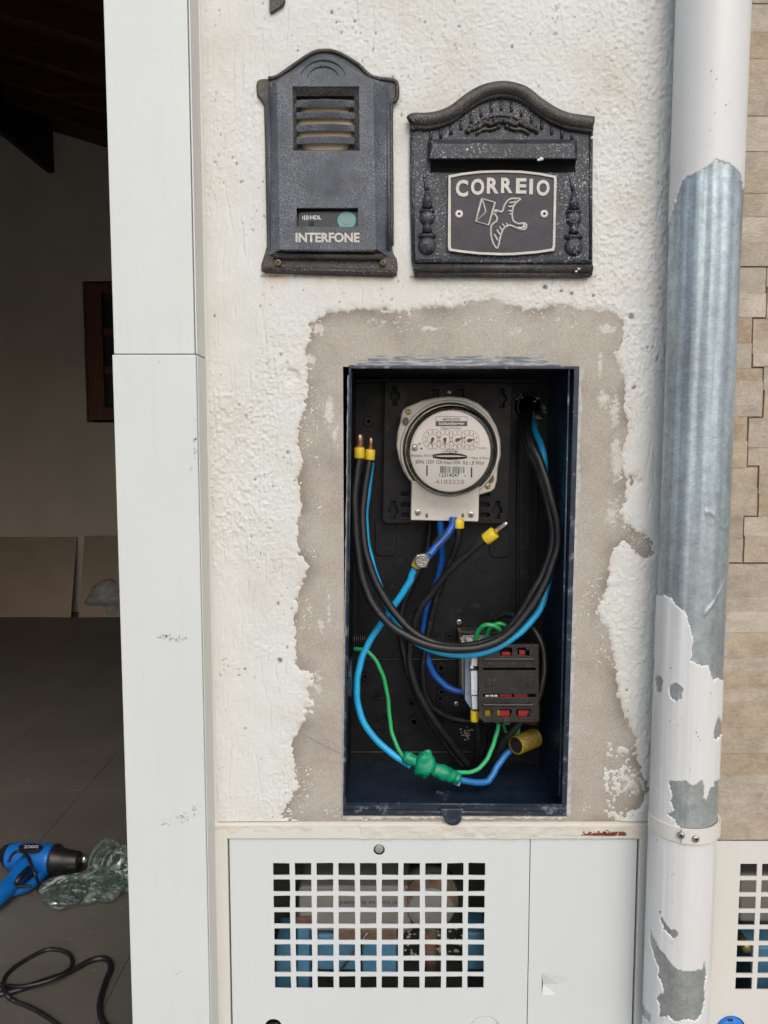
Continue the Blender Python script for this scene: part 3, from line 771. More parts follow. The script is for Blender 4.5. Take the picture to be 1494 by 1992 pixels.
# invisible (rear) angles must not be hit by the traced outlines
peels = [
 [(1390,309),(1384,319),(1375,326),(1360,335),(1345,341),(1335,345),(1325,358),(1318,377),(1311,402),(1301,440),(1280,455),(1255,520),(1250,640),(1240,800),(1235,1000),(1235,1158),(1274,1158),(1282,1160),(1290,1157),(1305,1164),(1318,1180),(1335,1193),(1338,1207),(1346,1232),(1349,1247),(1346,1262),(1346,1283),(1343,1285),(1352,1289),(1365,1295),(1379,1296),(1382,1310),(1388,1325),(1396,1319),(1404,1323),(1409,1330),(1412,1320),(1500,1315),(1500,440),(1450,432),(1448,380),(1445,355),(1440,338),(1430,326),(1415,317),(1398,313)],
 [(1280,1312),(1286,1318),(1289,1326),(1286,1348),(1276,1345),(1273,1320)],
 [(1302,1335),(1308,1329),(1318,1330),(1328,1340),(1325,1347),(1324,1360),(1317,1364),(1307,1360),(1302,1345)],
 [(1399,1393),(1403,1402),(1408,1412),(1404,1428),(1396,1441),(1390,1437),(1389,1425),(1392,1408)],
 [(1300,1519),(1317,1521),(1335,1520),(1343,1528),(1351,1531),(1356,1524),(1366,1517),(1370,1534),(1368,1553),(1374,1558),(1378,1545),(1382,1533),(1388,1532),(1390,1524),(1400,1514),(1440,1510),(1440,1625),(1340,1625),(1316,1605),(1312,1594),(1296,1584),(1310,1580),(1309,1570),(1303,1558),(1307,1549),(1303,1530)],
 [(1284,1783),(1290,1790),(1298,1803),(1308,1809),(1317,1813),(1319,1821),(1308,1826),(1303,1818),(1291,1809),(1287,1794)],
 [(1264,1809),(1273,1826),(1281,1845),(1298,1866),(1310,1882),(1327,1890),(1348,1892),(1365,1885),(1371,1871),(1375,1894),(1371,1924),(1372,1948),(1365,1975),(1352,1987),(1331,1983),(1314,1988),(1298,1977),(1281,1979),(1284,1960),(1277,1942),(1280,1936),(1291,1933),(1289,1916),(1279,1896),(1283,1887),(1272,1862),(1264,1834)],
 [(1246,1949),(1258,1967),(1266,1977),(1262,1990),(1249,1975),(1243,1960)],
 [(1270,1283),(1274,1284),(1272,1312),(1268,1316)],
 [(1340,1212),(1344,1214),(1342,1218)],
]
SDp = np.full(T.shape, 1e9)
front = (T > rad(-178)) & (T < rad(-2))
for p_ in peels:
    SDp = np.minimum(SDp, sdist(QX, QY, p_) * 0.00079)
# rear quarter is taken as peeled where the outline runs off the visible side
jag = (fbm(T * 22, ZZ * 420, 81, 3) - 0.5) * 0.0042
SDp = SDp + jag
met = 0.0012 * (fbm(T * 3.2, ZZ * 2.2, 71, 3) - 0.5) * 2 + 0.0007 * np.sin(T * 14 + 3 * fbm(T * 0 + 3, ZZ * 3, 72, 2)) * np.clip((ZZ - 1.0) * 3, 0.2, 1)
met += 0.0012 * np.exp(-((ZZ - P(1400, 1000).z + 0.012 * np.sin(T * 5)) / 0.003) ** 2) * (T > rad(-95))
met += 0.0014 * np.exp(-((ZZ - (P(1400, 1130).z + (T - rad(-60)) * 0.06)) / 0.004) ** 2) * (T > rad(-90))
rm_ = PR - 0.0008 + met
curl = 0.0006 * np.exp(-np.clip(SDp, 0, 1) / 0.0014) * np.clip(fbm(T * 12, ZZ * 60, 84, 2) * 3.0 - 1.1, 0, 1.3)
rp = PR + 0.0005 + met * 0.8 * np.clip((P(1390, 420, -.1).z - ZZ) / 0.06, 0.08, 1) + curl - np.clip(0.0002 - SDp, 0, 0.0012) * 4 + 0.0001 * (fbm(T * 30, ZZ * 500, 83, 3) - .5)
ii = np.arange(T.size).reshape(T.shape)
qq = np.stack([ii[:-1, :-1], ii[1:, :-1], ii[1:, 1:], ii[:-1, 1:]], -1)
km = np.maximum.reduce([SDp[:-1, :-1], SDp[1:, :-1], SDp[1:, 1:], SDp[:-1, 1:]]) > -0.0015
Vp = np.stack([(xc(ZZ) + rp * np.cos(T)).ravel(), PYC + (rp * np.sin(T)).ravel(), ZZ.ravel()], 1)
todo = km.copy(); comps = []
for i0 in range(km.shape[0]):
    for j0 in range(km.shape[1]):
        if not todo[i0, j0]: continue
        todo[i0, j0] = False; stack = [(i0, j0)]; comp = []
        while stack:
            i, j = stack.pop(); comp.append((i, j))
            for a_, b_ in ((i + 1, j), (i - 1, j), (i, j + 1), (i, j - 1), (i + 1, j + 1), (i - 1, j - 1), (i + 1, j - 1), (i - 1, j + 1)):
                if 0 <= a_ < km.shape[0] and 0 <= b_ < km.shape[1] and todo[a_, b_]:
                    todo[a_, b_] = False; stack.append((a_, b_))
        comps.append(comp)
for comp in comps:
    if len(comp) < 40: continue
    mk_ = np.zeros(km.shape, bool); ar = np.array(comp); mk_[ar[:, 0], ar[:, 1]] = True
    gridmesh("peeling_paint", Vp, qq[mk_], M['pipe'], pipe, label="white paint skin broken open along the pipe")
def pipe_pt(px, py, r):
    d0 = ray(px, py)
    for s_ in np.linspace(0.9, 1.4, 1500):
        p = CAMP + d0 * float(s_)
        if (p.x - xc(p.z)) ** 2 + (p.y - PYC) ** 2 < r * r: return p
    return None
rr = random.Random(41); b = MB()
spots = [(1384,138,1.6),(1394,154,1.2),(1412,204,1.5),(1340,180,.8),(1452,232,1),(1305,1299,1.6),(1303,1403,1.5),(1318,1410,1.3),(1326,1398,1),(1355,1425,1.6),(1358,1433,1.3),(1362,1440,1.2),(1343,1497,1.3),(1280,1526,1),(1284,1774,2.6),(1310,1701,1.2),(1283,1748,.9),(1308,1755,1),(1318,1849,1),(1307,1836,.8),(1277,1634,1.6),(1382,1347,1.3),(1384,1350,1)]
for k in range(46): spots.append((rr.uniform(1268, 1440), rr.choice([rr.uniform(10, 300), rr.uniform(1350, 1960)]), rr.uniform(.35, .9)))
for (px, py, r) in spots:
    p = pipe_pt(px, py, PR + 0.0011)
    if p is None: continue
    nrm = Vector((p.x - xc(p.z), p.y - PYC, 0)).normalized(); tg = Vector((-nrm.y, nrm.x, 0)); n_ = 7; ph = rr.random() * 6; r *= .00078
    b.add([p + tg * (math.cos(2 * math.pi * k / n_ + ph) * r * rr.uniform(.6, 1.2)) + Vector((0, 0, 1)) * (math.sin(2 * math.pi * k / n_ + ph) * r * rr.uniform(.6, 1.3)) for k in range(n_)], [tuple(range(n_))])
b.build("paint_chips", mat("chip_grey", (0.22, 0.22, 0.21), 0.7, var=0.3, vs=300), pipe, kind='stuff')
kg = SDp[:-1, :-1] < 0.004
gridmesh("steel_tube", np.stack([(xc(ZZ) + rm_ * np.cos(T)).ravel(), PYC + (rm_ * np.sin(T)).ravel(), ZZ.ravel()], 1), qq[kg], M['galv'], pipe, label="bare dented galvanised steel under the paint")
def lathe_z(name, x, y, prof, m, parent, n=48, **kw):
    b = MB().lathe((x, y, 0), prof, n, axis='z'); b.v = [(v[0] + (v[2] - 1.3) * LEAN, v[1], v[2]) for v in b.v]; return b.build(name, m, parent, smooth=True, **kw)
lathe_z("pipe_length", PXC, PYC, [(PR, 2.158), (PR, 3.1)], M['pipe'], pipe)
lathe_z("pipe_length", PXC, PYC, [(PR, 0.0), (PR, 0.502)], M['pipe'], pipe)
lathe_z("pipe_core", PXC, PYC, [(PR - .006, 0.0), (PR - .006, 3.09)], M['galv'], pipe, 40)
# curled flakes standing off at the right-hand edge
for (px, py, w, h) in [(1409,1266,5,13),(1410,1236,4,18)]:
    c = P(px, py, -0.050); k = 0.0008
    MB().add([(c.x - w * k, c.y - .004, c.z + h * k), (c.x + w * k, c.y - .010, c.z), (c.x - w * k, c.y, c.z - h * k), (c.x - w * k, c.y - .0035, c.z + h * k * .8), (c.x + w * k * .9, c.y - .009, c.z), (c.x - w * k, c.y + .0008, c.z - h * k * .9)], [(0, 1, 2), (5, 4, 3), (0, 3, 4, 1), (1, 4, 5, 2)]).build("paint_flake", M['pipe'], pipe)
# strap
st = thing("pipe_strap", "white painted metal strap with two screws holding the downpipe", "pipe strap", (PXC, PYC, P(1330, 1620, -0.1).z))
zs0, zs1 = P(1330, 1642, -0.10).z, P(1330, 1613, -0.10).z
b = MB()
PXS = xc(zs0)
pr = PR + 0.0025
ang = [rad(a) for a in np.linspace(-186, 6, 40)]
vs = []
for a in ang:
    for r_, z_ in ((pr, zs0), (pr, zs1), (pr - .0022, zs1), (pr - .0022, zs0)):
        vs.append((PXS + r_ * math.cos(a), PYC + r_ * math.sin(a), z_))
fs = []
for i in range(len(ang) - 1):
    for k in range(4): fs.append((i * 4 + k, (i + 1) * 4 + k, (i + 1) * 4 + (k + 1) % 4, i * 4 + (k + 1) % 4))
b.add(vs, [tuple(reversed(f)) for f in fs])
b.build("band", M['cream'], st, bevel=0.0005)
b = MB()
vs = []; ang = [rad(a) for a in np.linspace(-112, 3, 26)]
for a in ang:
    for r_, z_ in ((pr + .0024, zs0 + .0008), (pr + .0024, zs1 - .0006), (pr + .0002, zs1 - .0006), (pr + .0002, zs0 + .0008)):
        vs.append((PXS + r_ * math.cos(a), PYC + r_ * math.sin(a), z_))
fs = [(0, 1, 2, 3)]
for i in range(len(ang) - 1):
    for k in range(4): fs.append((i * 4 + (k + 1) % 4, (i + 1) * 4 + (k + 1) % 4, (i + 1) * 4 + k, i * 4 + k))
b.add(vs, fs); b.build("band_overlap", M['cream'], st, bevel=0.0004)

def screw(px, py, y, rpx, m, parent, dirv=(0, -1, 0), cross=True, name="screw", h=0.0022, rot=0.3, at=None):
    c = Vector(at) if at is not None else P(px, py, y); r = rpx * MPP(py, y) if rpx > 0.5 else rpx
    R = Vector(dirv).normalized().to_track_quat('Z', 'Y').to_matrix() @ Matrix.Rotation(rot, 3, 'Z')
    b = MB(); b.lathe(c, [(r, -0.0005), (r, h * .35), (r * .9, h * .7), (r * .6, h * .95), (0.00001, h)], 18, mat=R)
    for s_ in ((1, .2), (.2, 1)) if cross else ((1.45, .24),):
        w, d_ = r * .55 * s_[0] / 1.0, r * .55 * s_[1]
        vs = [c + R @ Vector(p) for p in ((-w, -d_, h * .6), (w, -d_, h * .6), (w, d_, h * .6), (-w, d_, h * .6), (-w, -d_, h * 1.06), (w, -d_, h * 1.06), (w, d_, h * 1.06), (-w, d_, h * 1.06))]
        b.hexa(vs, 1)
    return b.build(name, [m, M['hole']], parent, smooth=False)
for px, py, a in ((1296, 1615, -113), (1331, 1625, -92)):
    aa = rad(a); R_ = pr + .0026
    c = P(px, py, -0.10)
    screw(0, 0, 0, 0.0052, M['steel'], st, dirv=(math.cos(aa), math.sin(aa), 0), at=(PXS + R_ * math.cos(aa), PYC + R_ * math.sin(aa), (zs0 + zs1) / 2 + (.0022 if px < 1300 else -.001)), h=0.003)

# ------------------------------------------------------------------ black iron piece at the very top
pts = pl([(524,-190),(554,-190),(554,2),(551,8),(543,14),(535,19),(526,24),(524,20)], -0.012)
o = plate("iron_bracket", [pts], -0.012, 0.0, M['castBr'], None, bevel=0.0012, label="lower end of a black fitting set in the wall above the intercom", cat="bracket")

# ------------------------------------------------------------------ intercom
ic = thing("intercom", "weathered black cast intercom cover with louvres and raised lettering", "intercom", (P(636, 300).x, -0.004, P(636, 538).z))
out_ic = [(498,166),(500,158),(507,154),(522,153),(538,150),(559,136),(586,117),(605,105),(618,100),(629,99),(642,99),(654,102),(666,107),(678,114),(697,126),(711,140),(727,151),(757,155),(767,157),(772,163),(773,178),(772,190),(767,199),(761,203),(761,300),(762,400),(762,478),(765,492),(772,504),(774,520),(772,534),(764,539),(516,531),(508,526),(508,514),(514,496),(519,478),(517,380),(515,273),(513,205),(508,196),(500,186)]
plate("back_plate", [pl(out_ic, -0.010)], -0.012, -0.001, M['castBr'], ic, bevel=0.003)
# raised body with sloping sides
def loft(name, outer, inner, yo, yi, m, parent, **kw):
    a = pl(outer, yo); c = pl(inner, yi); n = len(a)
    vs = [(x, yo, z) for x, z in a] + [(x, yi, z) for x, z in c]
    fs = [(i, (i + 1) % n, n + (i + 1) % n, n + i) for i in range(n)]
    return mk(name, vs, fs, m, parent, **kw)
cov_out = [(521,160),(540,153),(566,138),(592,121),(610,109),(629,104),(650,107),(672,116),(696,132),(712,146),(726,153),(757,163),(756,500),(736,494),(540,491),(522,498)]
cov_in  = [(538,161),(542,155),(568,142),(595,126),(612,115),(629,111),(648,113),(668,121),(692,136),(708,148),(724,155),(727,161),(732,484),(730,487),(546,486),(543,483)]
loft("body_side", [(a, b) for a, b in cov_out][::-1], cov_in[::-1], -0.0118, -0.026, M['castA'], ic, smooth=False)
fr = [(542,155),(568,142),(595,126),(612,115),(629,111),(648,113),(668,121),(692,136),(708,148),(724,155),(727,161),(732,484),(730,487),(546,486),(543,483),(538,161)]
rec = [(569,169),(698,169),(699,293),(571,293)]
win = [(577,405),(696,405),(696,441),(577,441)]
plate("front_cover", [pl(fr, -0.028), pl(rec, -0.028), pl(win, -0.028)], -0.0285, -0.0235, M['castA'], ic, bevel=0.0008)
sl_in = [(577,187),(688,187),(689,292),(578,292)]
loft("louvre_recess", rec[::-1] if False else rec, sl_in, -0.0275, -0.0205, M['castBr'], ic)
for k, (ya, yb) in enumerate([(195,209),(219,232),(243,257),(267,281)]):
    b = MB()
    n = 14; vs = []
    for i in range(n + 1):
        t = i / n; px = 576 + t * 114; bow = -2.6 * (1 - (2 * t - 1) ** 2)
        yy = -0.0215 - 0.0035 * (1 - (2 * t - 1) ** 2)
        for (py_, yoff) in ((yb + bow, 0.0012), (ya + bow + 2, -0.001), (ya + bow, 0.0028)):
            p = P(px, py_, yy + yoff); vs.append(p)
        vs.append(P(px, yb + bow - 1, yy + .004))
    fs = [(0, 1, 2, 3), tuple(n * 4 + k_ for k_ in (3, 2, 1, 0))]
    for i in range(n):
        for c in range(4): fs.append((i * 4 + c, (i + 1) * 4 + c, (i + 1) * 4 + (c + 1) % 4, i * 4 + (c + 1) % 4))
    b.add(vs, fs); b.build("louvre_slat", M['castA'], ic, bevel=0.0005)
b = MB().pbox(570, 698, 166, 296, -0.0100, -0.008); b.build("inner_case", M['hole'], ic)
c = P(633, 250, -0.014)
b = MB().lathe((c.x, -0.0145, c.z), [(0.00001, -0.003), (0.018, -0.0025), (0.034, -0.0012), (0.042, 0.001), (0.042, 0.003)][::-1], 36)
b.build("speaker_disc", M['beige'], ic, smooth=True)
b = MB()
for k, (r1, r2, yoff) in enumerate([(44, 36, 0), (30, 24, 0)]):
    pts = [P(629 + r1 * math.cos(rad(a)), 152 - r2 * math.sin(rad(a)), -0.0285) for a in range(8 if k == 0 else 12, 173, 8)]
    b.tube(pts, [0.0006 + 0.0018 * math.sin(math.pi * i / (len(pts) - 1)) for i in range(len(pts))], 8)
b.build("arch_moulding", M['castA'], ic, smooth=True)
for x_ in ((738,741),(748,751),(755,757.5)):
    MB().tube([P(x_[0], 182, -0.0165 if x_[0] < 745 else -.0135), P(x_[1], 486, -0.0165 if x_[0] < 745 else -.0135)], 0.0021, 8).build("side_ridge", M['castA'], ic, smooth=True)
for x_ in ((522,527),(530,536)):
    MB().tube([P(x_[0], 190, -0.0135), P(x_[1], 486, -0.0135)], 0.0019, 8).build("side_ridge", M['castA'], ic, smooth=True)
MB().tube([P(531, 497, -0.017), P(745, 500, -0.017)], 0.0048, 12).build("bottom_moulding", M['castBr'], ic, smooth=True)
MB().tube([P(514, 524, -0.013), P(767, 530, -0.013)], 0.0042, 12).build("bottom_moulding", M['castBr'], ic, smooth=True)
MB().tube([P(550, 487, -0.0265), P(728, 488, -0.0265)], 0.0018, 8).build("bottom_lip", M['castBr'], ic, smooth=True)
ol = crom([P(a, b_, -0.0125) for a, b_ in out_ic[3:27]], 2)
MB().tube(ol, 0.0030, 8).build("edge_moulding", M['castBr'], ic, smooth=True)
for (px, py) in ((531, 167), (740, 169), (541, 511), (745, 511)):
    screw(px, py, -0.0165, 6.6, M['oldbrass'], ic, rot=random.random() * 3, h=0.003)
b = MB().pbox(573, 700, 402, 444, -0.012, -0.009); b.build("beige_liner", M['beige'], ic)
plate("name_plate", [[(x, z) for x, z in pl([(581,416),(584,413),(600,411.5),(640,410.5),(690,411.5),(699,414),(699,446),(580,446)], -0.018)]], -0.019, -0.013, M['name'], ic, bevel=0.0006)
plate("call_button", [circ(674.5, 429, 17.5, -0.020, 24, 1.05)], -0.0205, -0.018, M['teal'], ic, bevel=0.0008)
plate("button_centre", [circ(673, 427, 9.5, -0.0212, 20)], -0.0210, -0.0206, M['tealin'], ic)
pm = MB()
text("HDL", (603.5, 419, 625, 427), -0.0195, M['print'], mb=pm, bold=0.03)
for k, (hx, w) in enumerate(((589,1.6),(592.5,2.4),(597,2.4),(600.6,1.6))):
    hh = 5.5 - abs(hx - 595) * 0.35
    pm.pbox(hx - w / 2, hx + w / 2, 423.3 - hh, 423.3 + hh, -0.0195, -0.0192)
pm.build("printed_logo", M['print'], ic)
pm = MB(); pm.pbox(601, 611, 432, 434, -0.0195, -0.0192); pm.pbox(601, 611, 436.5, 438.5, -0.0195, -0.0192); pm.build("sound_slots", M['hole'], ic)
text("INTERFONE", (575, 452.8, 699.5, 472), -0.0285, M['badge'], ic, depth=0.0018, bold=0.035, bevel=0.0002)

# ------------------------------------------------------------------ mailbox front
mbx = thing("mailbox", "black cast metal letter slot with an arched top and a bird badge", "mailbox", (P(976, 300).x, -0.004, P(976, 540).z))
body = [(797,240),(806,228),(858,221),(882,209),(908,188),(935,172),(967,165),(994,166),(1021,175),(1048,196),(1074,213),(1101,225),(1150,234),(1154,246),(1153,360),(1153,510),(1153,534),(1136,540),(807,538),(800,505),(797,380)]
slot = [(848,311),(1116,311),(1117,333),(842,334)]
plate("front_plate", [pl(body, -0.012), pl([(840,309),(1118,309),(1118,335),(838,335)], -0.012)], -0.0125, -0.001, M['castB'], mbx, bevel=0.0015)
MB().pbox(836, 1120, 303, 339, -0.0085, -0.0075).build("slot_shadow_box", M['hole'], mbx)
arch = [(800,238),(806,234),(830,234),(858,229),(884,217),(910,197),(937,181),(967,173),(994,174),(1020,183),(1047,204),(1073,221),(1101,233),(1130,238),(1153,241)]
MB().tube(crom([P(a, b_, -0.016) for a, b_ in arch], 5), 0.0100, 14, flat=1.0).build("arch_moulding", M['castBr'], mbx, smooth=True)
arch2 = [(a, b_ + 13) for a, b_ in arch]
MB().tube(crom([P(a, b_, -0.0155) for a, b_ in arch2], 5), 0.0042, 10).build("arch_inner_moulding", M['castBr'], mbx, smooth=True)
MB().tube([P(806, 522, -0.016), P(1152, 523, -0.016)], 0.0060, 12).build("bottom_moulding", M['castBr'], mbx, smooth=True)
MB().tube([P(806, 509, -0.0145), P(1150, 510, -0.0145)], 0.0035, 10).build("bottom_bead", M['castB'], mbx, smooth=True)
MB().tube([P(810, 533, -0.013), P(1146, 534, -0.013)], 0.0045, 10).build("bottom_foot", M['castBr'], mbx, smooth=True)
MB().tube([P(801, 262, -0.013), P(805, 505, -0.013)], 0.0022, 8).build("side_bead", M['castB'], mbx, smooth=True)
MB().tube([P(1149, 262, -0.013), P(1149, 505, -0.013)], 0.0022, 8).build("side_bead", M['castB'], mbx, smooth=True)
# dentil row under the arch
for k in range(15):
    px = 838 + k * 19.6; top = 250 - 62 * math.exp(-((px - 976) / 80.0) ** 2)
    MB().tube([P(px, top + 8, -0.0125), P(px, top + 26, -0.0125)], 0.0024, 8).build("arch_dentil", M['castB'], mbx, smooth=True)
# hood
a0, a1 = P(832, 271, -0.0125), P(1122, 271, -0.0125)
h0, h1 = P(840, 279, -0.031), P(1116, 279, -0.031)
l0, l1 = P(836, 309, -0.031), P(1119, 309, -0.031)
w0, w1 = P(831, 311, -0.0125), P(1124, 311, -0.0125)
hv = [a0, a1, h1, h0, l0, l1, w0, w1]
mk("slot_hood", hv, [(0, 3, 2, 1), (3, 4, 5, 2), (0, 6, 4, 3), (1, 2, 5, 7), (4, 6, 7, 5)], M['castB'], mbx, bevel=0.0015, ang=20)
# leaf scroll in the arch
b = MB()
for s_ in (-1, 1):
    ctr = [(0, 238), (10, 236), (22, 242), (34, 238), (46, 246), (58, 250), (70, 256)]
    b.tube(crom([P(978 + s_ * a, c_, -0.0145) for a, c_ in ctr], 5), [0.0022 + 0.0022 * abs(math.sin(i * 0.7)) for i in range(31)], 8)
    b.tube(crom([P(978 + s_ * a, c_, -0.0150) for a, c_ in [(12, 248), (24, 252), (38, 252), (52, 260)]], 5), 0.0022, 8)
    for (a, c_) in [(16, 233), (30, 232), (43, 238), (62, 246), (8, 246)]:
        p = P(978 + s_ * a, c_, -0.014)
        b.lathe(p, [(0.0035, 0.001), (0.0032, -0.0012), (0.0018, -0.0026), (0.00001, -0.003)], 12)
b.build("leaf_scroll", M['castBr'], mbx, smooth=True)
b = MB(); b.tube(crom([P(a, c_, -0.0135) for a, c_ in [(905,258),(930,236),(960,226),(990,226),(1020,236),(1048,258)]], 4), 0.0016, 8); b.build("inner_arch_line", M['castB'], mbx, smooth=True)
for cx_, dy in ((831, 0), (1116, 2)):
    b = MB()
    def ball(px, py, rpx, k=0.55, sx=1.0):
        p = P(px, py, -0.0125); r = rpx * MPP(py, -.0125)
        b.lathe(p, [(r, 0.0005), (r * .96, -r * k * .3), (r * .8, -r * k * .65), (r * .5, -r * k * .9), (0.00001, -r * k)], 22, sx=sx)
    ball(cx_, 478 + dy, 18); ball(cx_, 424 + dy, 15); ball(cx_, 388 + dy, 8)
    b.tube([P(cx_ - 17, 458 + dy, -0.0145), P(cx_ + 17, 458 + dy, -0.0145)], 0.0035, 8)
    b.tube([P(cx_ - 14, 409 + dy, -0.0145), P(cx_ + 14, 409 + dy, -0.0145)], 0.0028, 8)
    b.tube([P(cx_, 452 + dy, -0.0135), P(cx_, 436 + dy, -0.0135)], [0.0075, 0.0055], 10)
    b.tube([P(cx_, 405 + dy, -0.0135), P(cx_, 372 + dy, -0.0135)], [0.0085, 0.003], 10)
    b.tube([P(cx_, 372 + dy, -0.0135), P(cx_ - 6, 345 + dy, -0.0125)], [0.003, 0.0022], 8)
    b.build("urn_ornament", M['castB'], mbx, smooth=True)
# badge
bo = [(872,341),(900,336),(935,332),(975,331),(1015,332),(1050,336),(1082,342),(1083,350),(1080,480),(1078,488),(1045,493),(1000,496.5),(975,497),(935,495.5),(900,492),(873,488),(871,480)]
bi = [(877,346),(901,341),(935,337),(975,336),(1015,337),(1050,341),(1077,346.5),(1077.5,353),(1075,478),(1073,483.5),(1044,488),(1000,491.5),(975,492),(935,490.5),(900,487),(878,483.5),(877,478)]
plate("badge_plate", [pl(bo, -0.016)], -0.0165, -0.0122, M['badgebg'], mbx, bevel=0.0005)
plate("badge_border", [pl(bo, -0.018), pl(bi, -0.018)], -0.0185, -0.0166, M['badge'], mbx, bevel=0.0004)
chars = [("C", (886.5,350,910.5,383)), ("O", (916,348,942,380)), ("R", (947,346,970,377)), ("R", (974.5,346,997,376)), ("E", (1003.5,347,1024,377)), ("I", (1029.5,348,1036.5,378.5)), ("O", (1043.5,350,1069,381.5))]
for ch_, bx in chars: text(ch_, bx, -0.0166, M['badge'], mbx, depth=0.0018, bold=0.035 if ch_ != "I" else 0.0, bevel=0.0004, name="raised_letter")
for px in (893, 1058.5):
    p = P(px, 416.5, -0.0166)
    MB().lathe(p, [(0.0058, 0), (0.0056, -0.001), (0.0040, -0.0018), (0.0022, -0.0019), (0.0018, -0.0008)], 22).build("rivet", M['rivet'], mbx, smooth=True)
    MB().lathe(p, [(0.0018, -0.0008), (0.00001, -0.0008)], 12).build("rivet_hole", M['rusty'], mbx)
Z3 = lambda pts: [(860 + a / 6.225, 320 + c / 6.225) for a, c in pts]
strokes = [
 ([(480,415),(640,462),(565,735),(405,690),(480,415)], 14, False), ([(490,430),(530,575),(425,680)], 11, False),
 ([(620,590),(650,620),(665,655),(655,690),(620,715),(595,750),(590,820),(600,900),(625,970),(660,1015),(680,990),(700,900),(720,830),(745,780),(790,745),(830,740),(880,760),(930,785),(985,790),(1015,775),(1020,730),(985,712),(930,720),(880,700),(855,670),(848,620),(850,570),(865,510),(900,460),(950,420),(900,415),(840,415),(800,435),(770,470),(745,520),(735,560),(710,575),(680,565),(650,555),(625,575)], 13, True),
 ([(815,465),(850,462),(890,450)], 13, True), ([(800,510),(830,512),(862,500)], 13, True), ([(800,560),(825,565),(848,560)], 13, True), ([(812,600),(840,605)], 13, True),
 ([(630,845),(650,880),(675,925)], 13, True), ([(662,790),(685,830),(705,850)], 13, True), ([(692,755),(715,785),(728,800)], 12, True), ([(728,718),(745,740),(760,755)], 12, True), ([(775,712),(790,730),(800,742)], 11, True),
 ([(905,770),(960,775),(1000,750),(975,735)], 20, True), ([(640,580),(660,572)], 16, False)]
for pts, w, sm in strokes:
    q = [P(a, c_, -0.0170) for a, c_ in Z3(pts)]
    if sm and len(q) > 2: q = crom(q, 4)
    MB().tube(q, w / 6.225 * 0.00074, 8, flat=0.9).build("bird_emblem_line", M['badge'], mbx, smooth=True)
b = MB()
for (px, py, r) in [(1053,309,3.2),(1048,311,2.4),(909,291,2),(1152,236,4),(1153,268,3),(1151,246,2.5),(1126,523,2.2),(1121,528,2)]:
    p = P(px, py, -0.0315 if 250 < py < 320 and px < 1120 else -0.0215 if py < 320 else -0.022)
    b.lathe(p, [(r * .00075, 0.0005), (r * .0007, -0.0004), (0.00001, -0.0006)], 9, sx=1.4)
b.build("paint_drips", M['pipe'], mbx, smooth=True, kind='stuff')

# ------------------------------------------------------------------ lower metal cabinets
def cabinet(main, xo0, xo1, dx0, dx1, dz1, fz, leaf_x1, gx0, gz1, ncol, nrow, label, hole_px=None):
    cab = thing("vent_cabinet", label, "cabinet", ((xo0 + xo1) / 2, 0, 0.25))
    # frame
    gridplate("frame", [xo0, dx0, dx1, xo1], [0.20, 0.30, dz1, fz], lambda x, z: dx0 < x < dx1 and 0.30 < z < dz1, -0.0115, 0.0010, M['cream'], cab, bevel=0.0015)
    pit_, pz_ = 0.03418, 0.02560 * 1.0
    return cab
pxw = [(531.5, 563.8)]
gx0 = P(531.6, 1690, -0.006).x; pitch = (P(943.5, 1690, -0.006).x - P(531.6, 1690, -0.006).x + 0) / 9.765
hw = pitch * 0.765
gz1 = P(740, 1678, -0.006).z; gzb = P(740, 1921.7, -0.006).z
pz = (gz1 - gzb) / 7.765; hh = pz * 0.765
def vent_leaf(name, x0, x1, z0, z1, gx, ncol, extra, parent, keyhole=None):
    loops = [[(x0, z0), (x1, z0), (x1, z1), (x0, z1)]]
    rr = random.Random(3)
    for i in range(ncol):
        for j in range(8):
            a = gx + i * pitch; t = gz1 - j * pz
            jx = lambda: rr.uniform(-.0004, .0004)
            r = 0.0011
            lp = []
            for cx, cz, a0 in ((a + hw - r, t - r, 0), (a + r, t - r, 90), (a + r, t - hh + r, 180), (a + hw - r, t - hh + r, 270)):
                rq = r * rr.uniform(.5, 1.2)
                for k in range(3):
                    an = rad(a0 + 45 * k); lp.append((cx + rq * math.cos(an) + jx() * .4, cz + rq * math.sin(an) + jx() * .4))
            loops.append(lp)
    for e in extra: loops.append(e)
    return plate(name, loops, -0.0075, -0.0050, M['door'], parent, bevel=0.0004)
cabL = thing("vent_cabinet", "white metal cabinet with a grid of square vent holes under the meter box", "cabinet", ((CX0 + CX1) / 2, 0, 0.25))
fx0, fx1 = P(414, 1640).x, P(1262, 1640).x
gridplate("frame", [fx0, CX0, CX1, fx1], [0.20, 0.30, CZ1, FZ], lambda x, z: CX0 < x < CX1 and 0.30 < z < CZ1, -0.0115, 0.0010, M['cream'], cabL, bevel=0.0015)
lx0, lx1 = CX0 + 0.0022, P(1028, 1700).x
hk = [circ(737.5, 1653, 11, -0.007, 24), circ(532, 1998, 17, -0.007, 24), circ(943, 2004, 29.5, -0.007, 32)]
vent_leaf("vent_door", lx0, lx1, 0.302, CZ1 - 0.0015, gx0, 10, hk, cabL)
dt = pl([(1054,1893),(1110,1905),(1083,1934),(1054,1936)], -0.0066)
plate("side_panel", [dt, [(lx1 + 0.0012, 0.302), (CX1 - 0.0024, 0.302), (CX1 - 0.0024, CZ1 - 0.0030), (lx1 + 0.0012, CZ1 - 0.0015)]], -0.0068, -0.0048, M['door'], cabL, bevel=0.0004)
p = P(737.5, 1651, -0.004)
MB().lathe(p, [(0.0072, 0.004), (0.0072, 0), (0.0066, -0.0014), (0.005, -0.002), (0.00001, -0.0024)], 24).build("lock_button", mat("grey_lock_metal", (0.33, 0.31, 0.29), 0.5, 0.3), cabL, smooth=True)
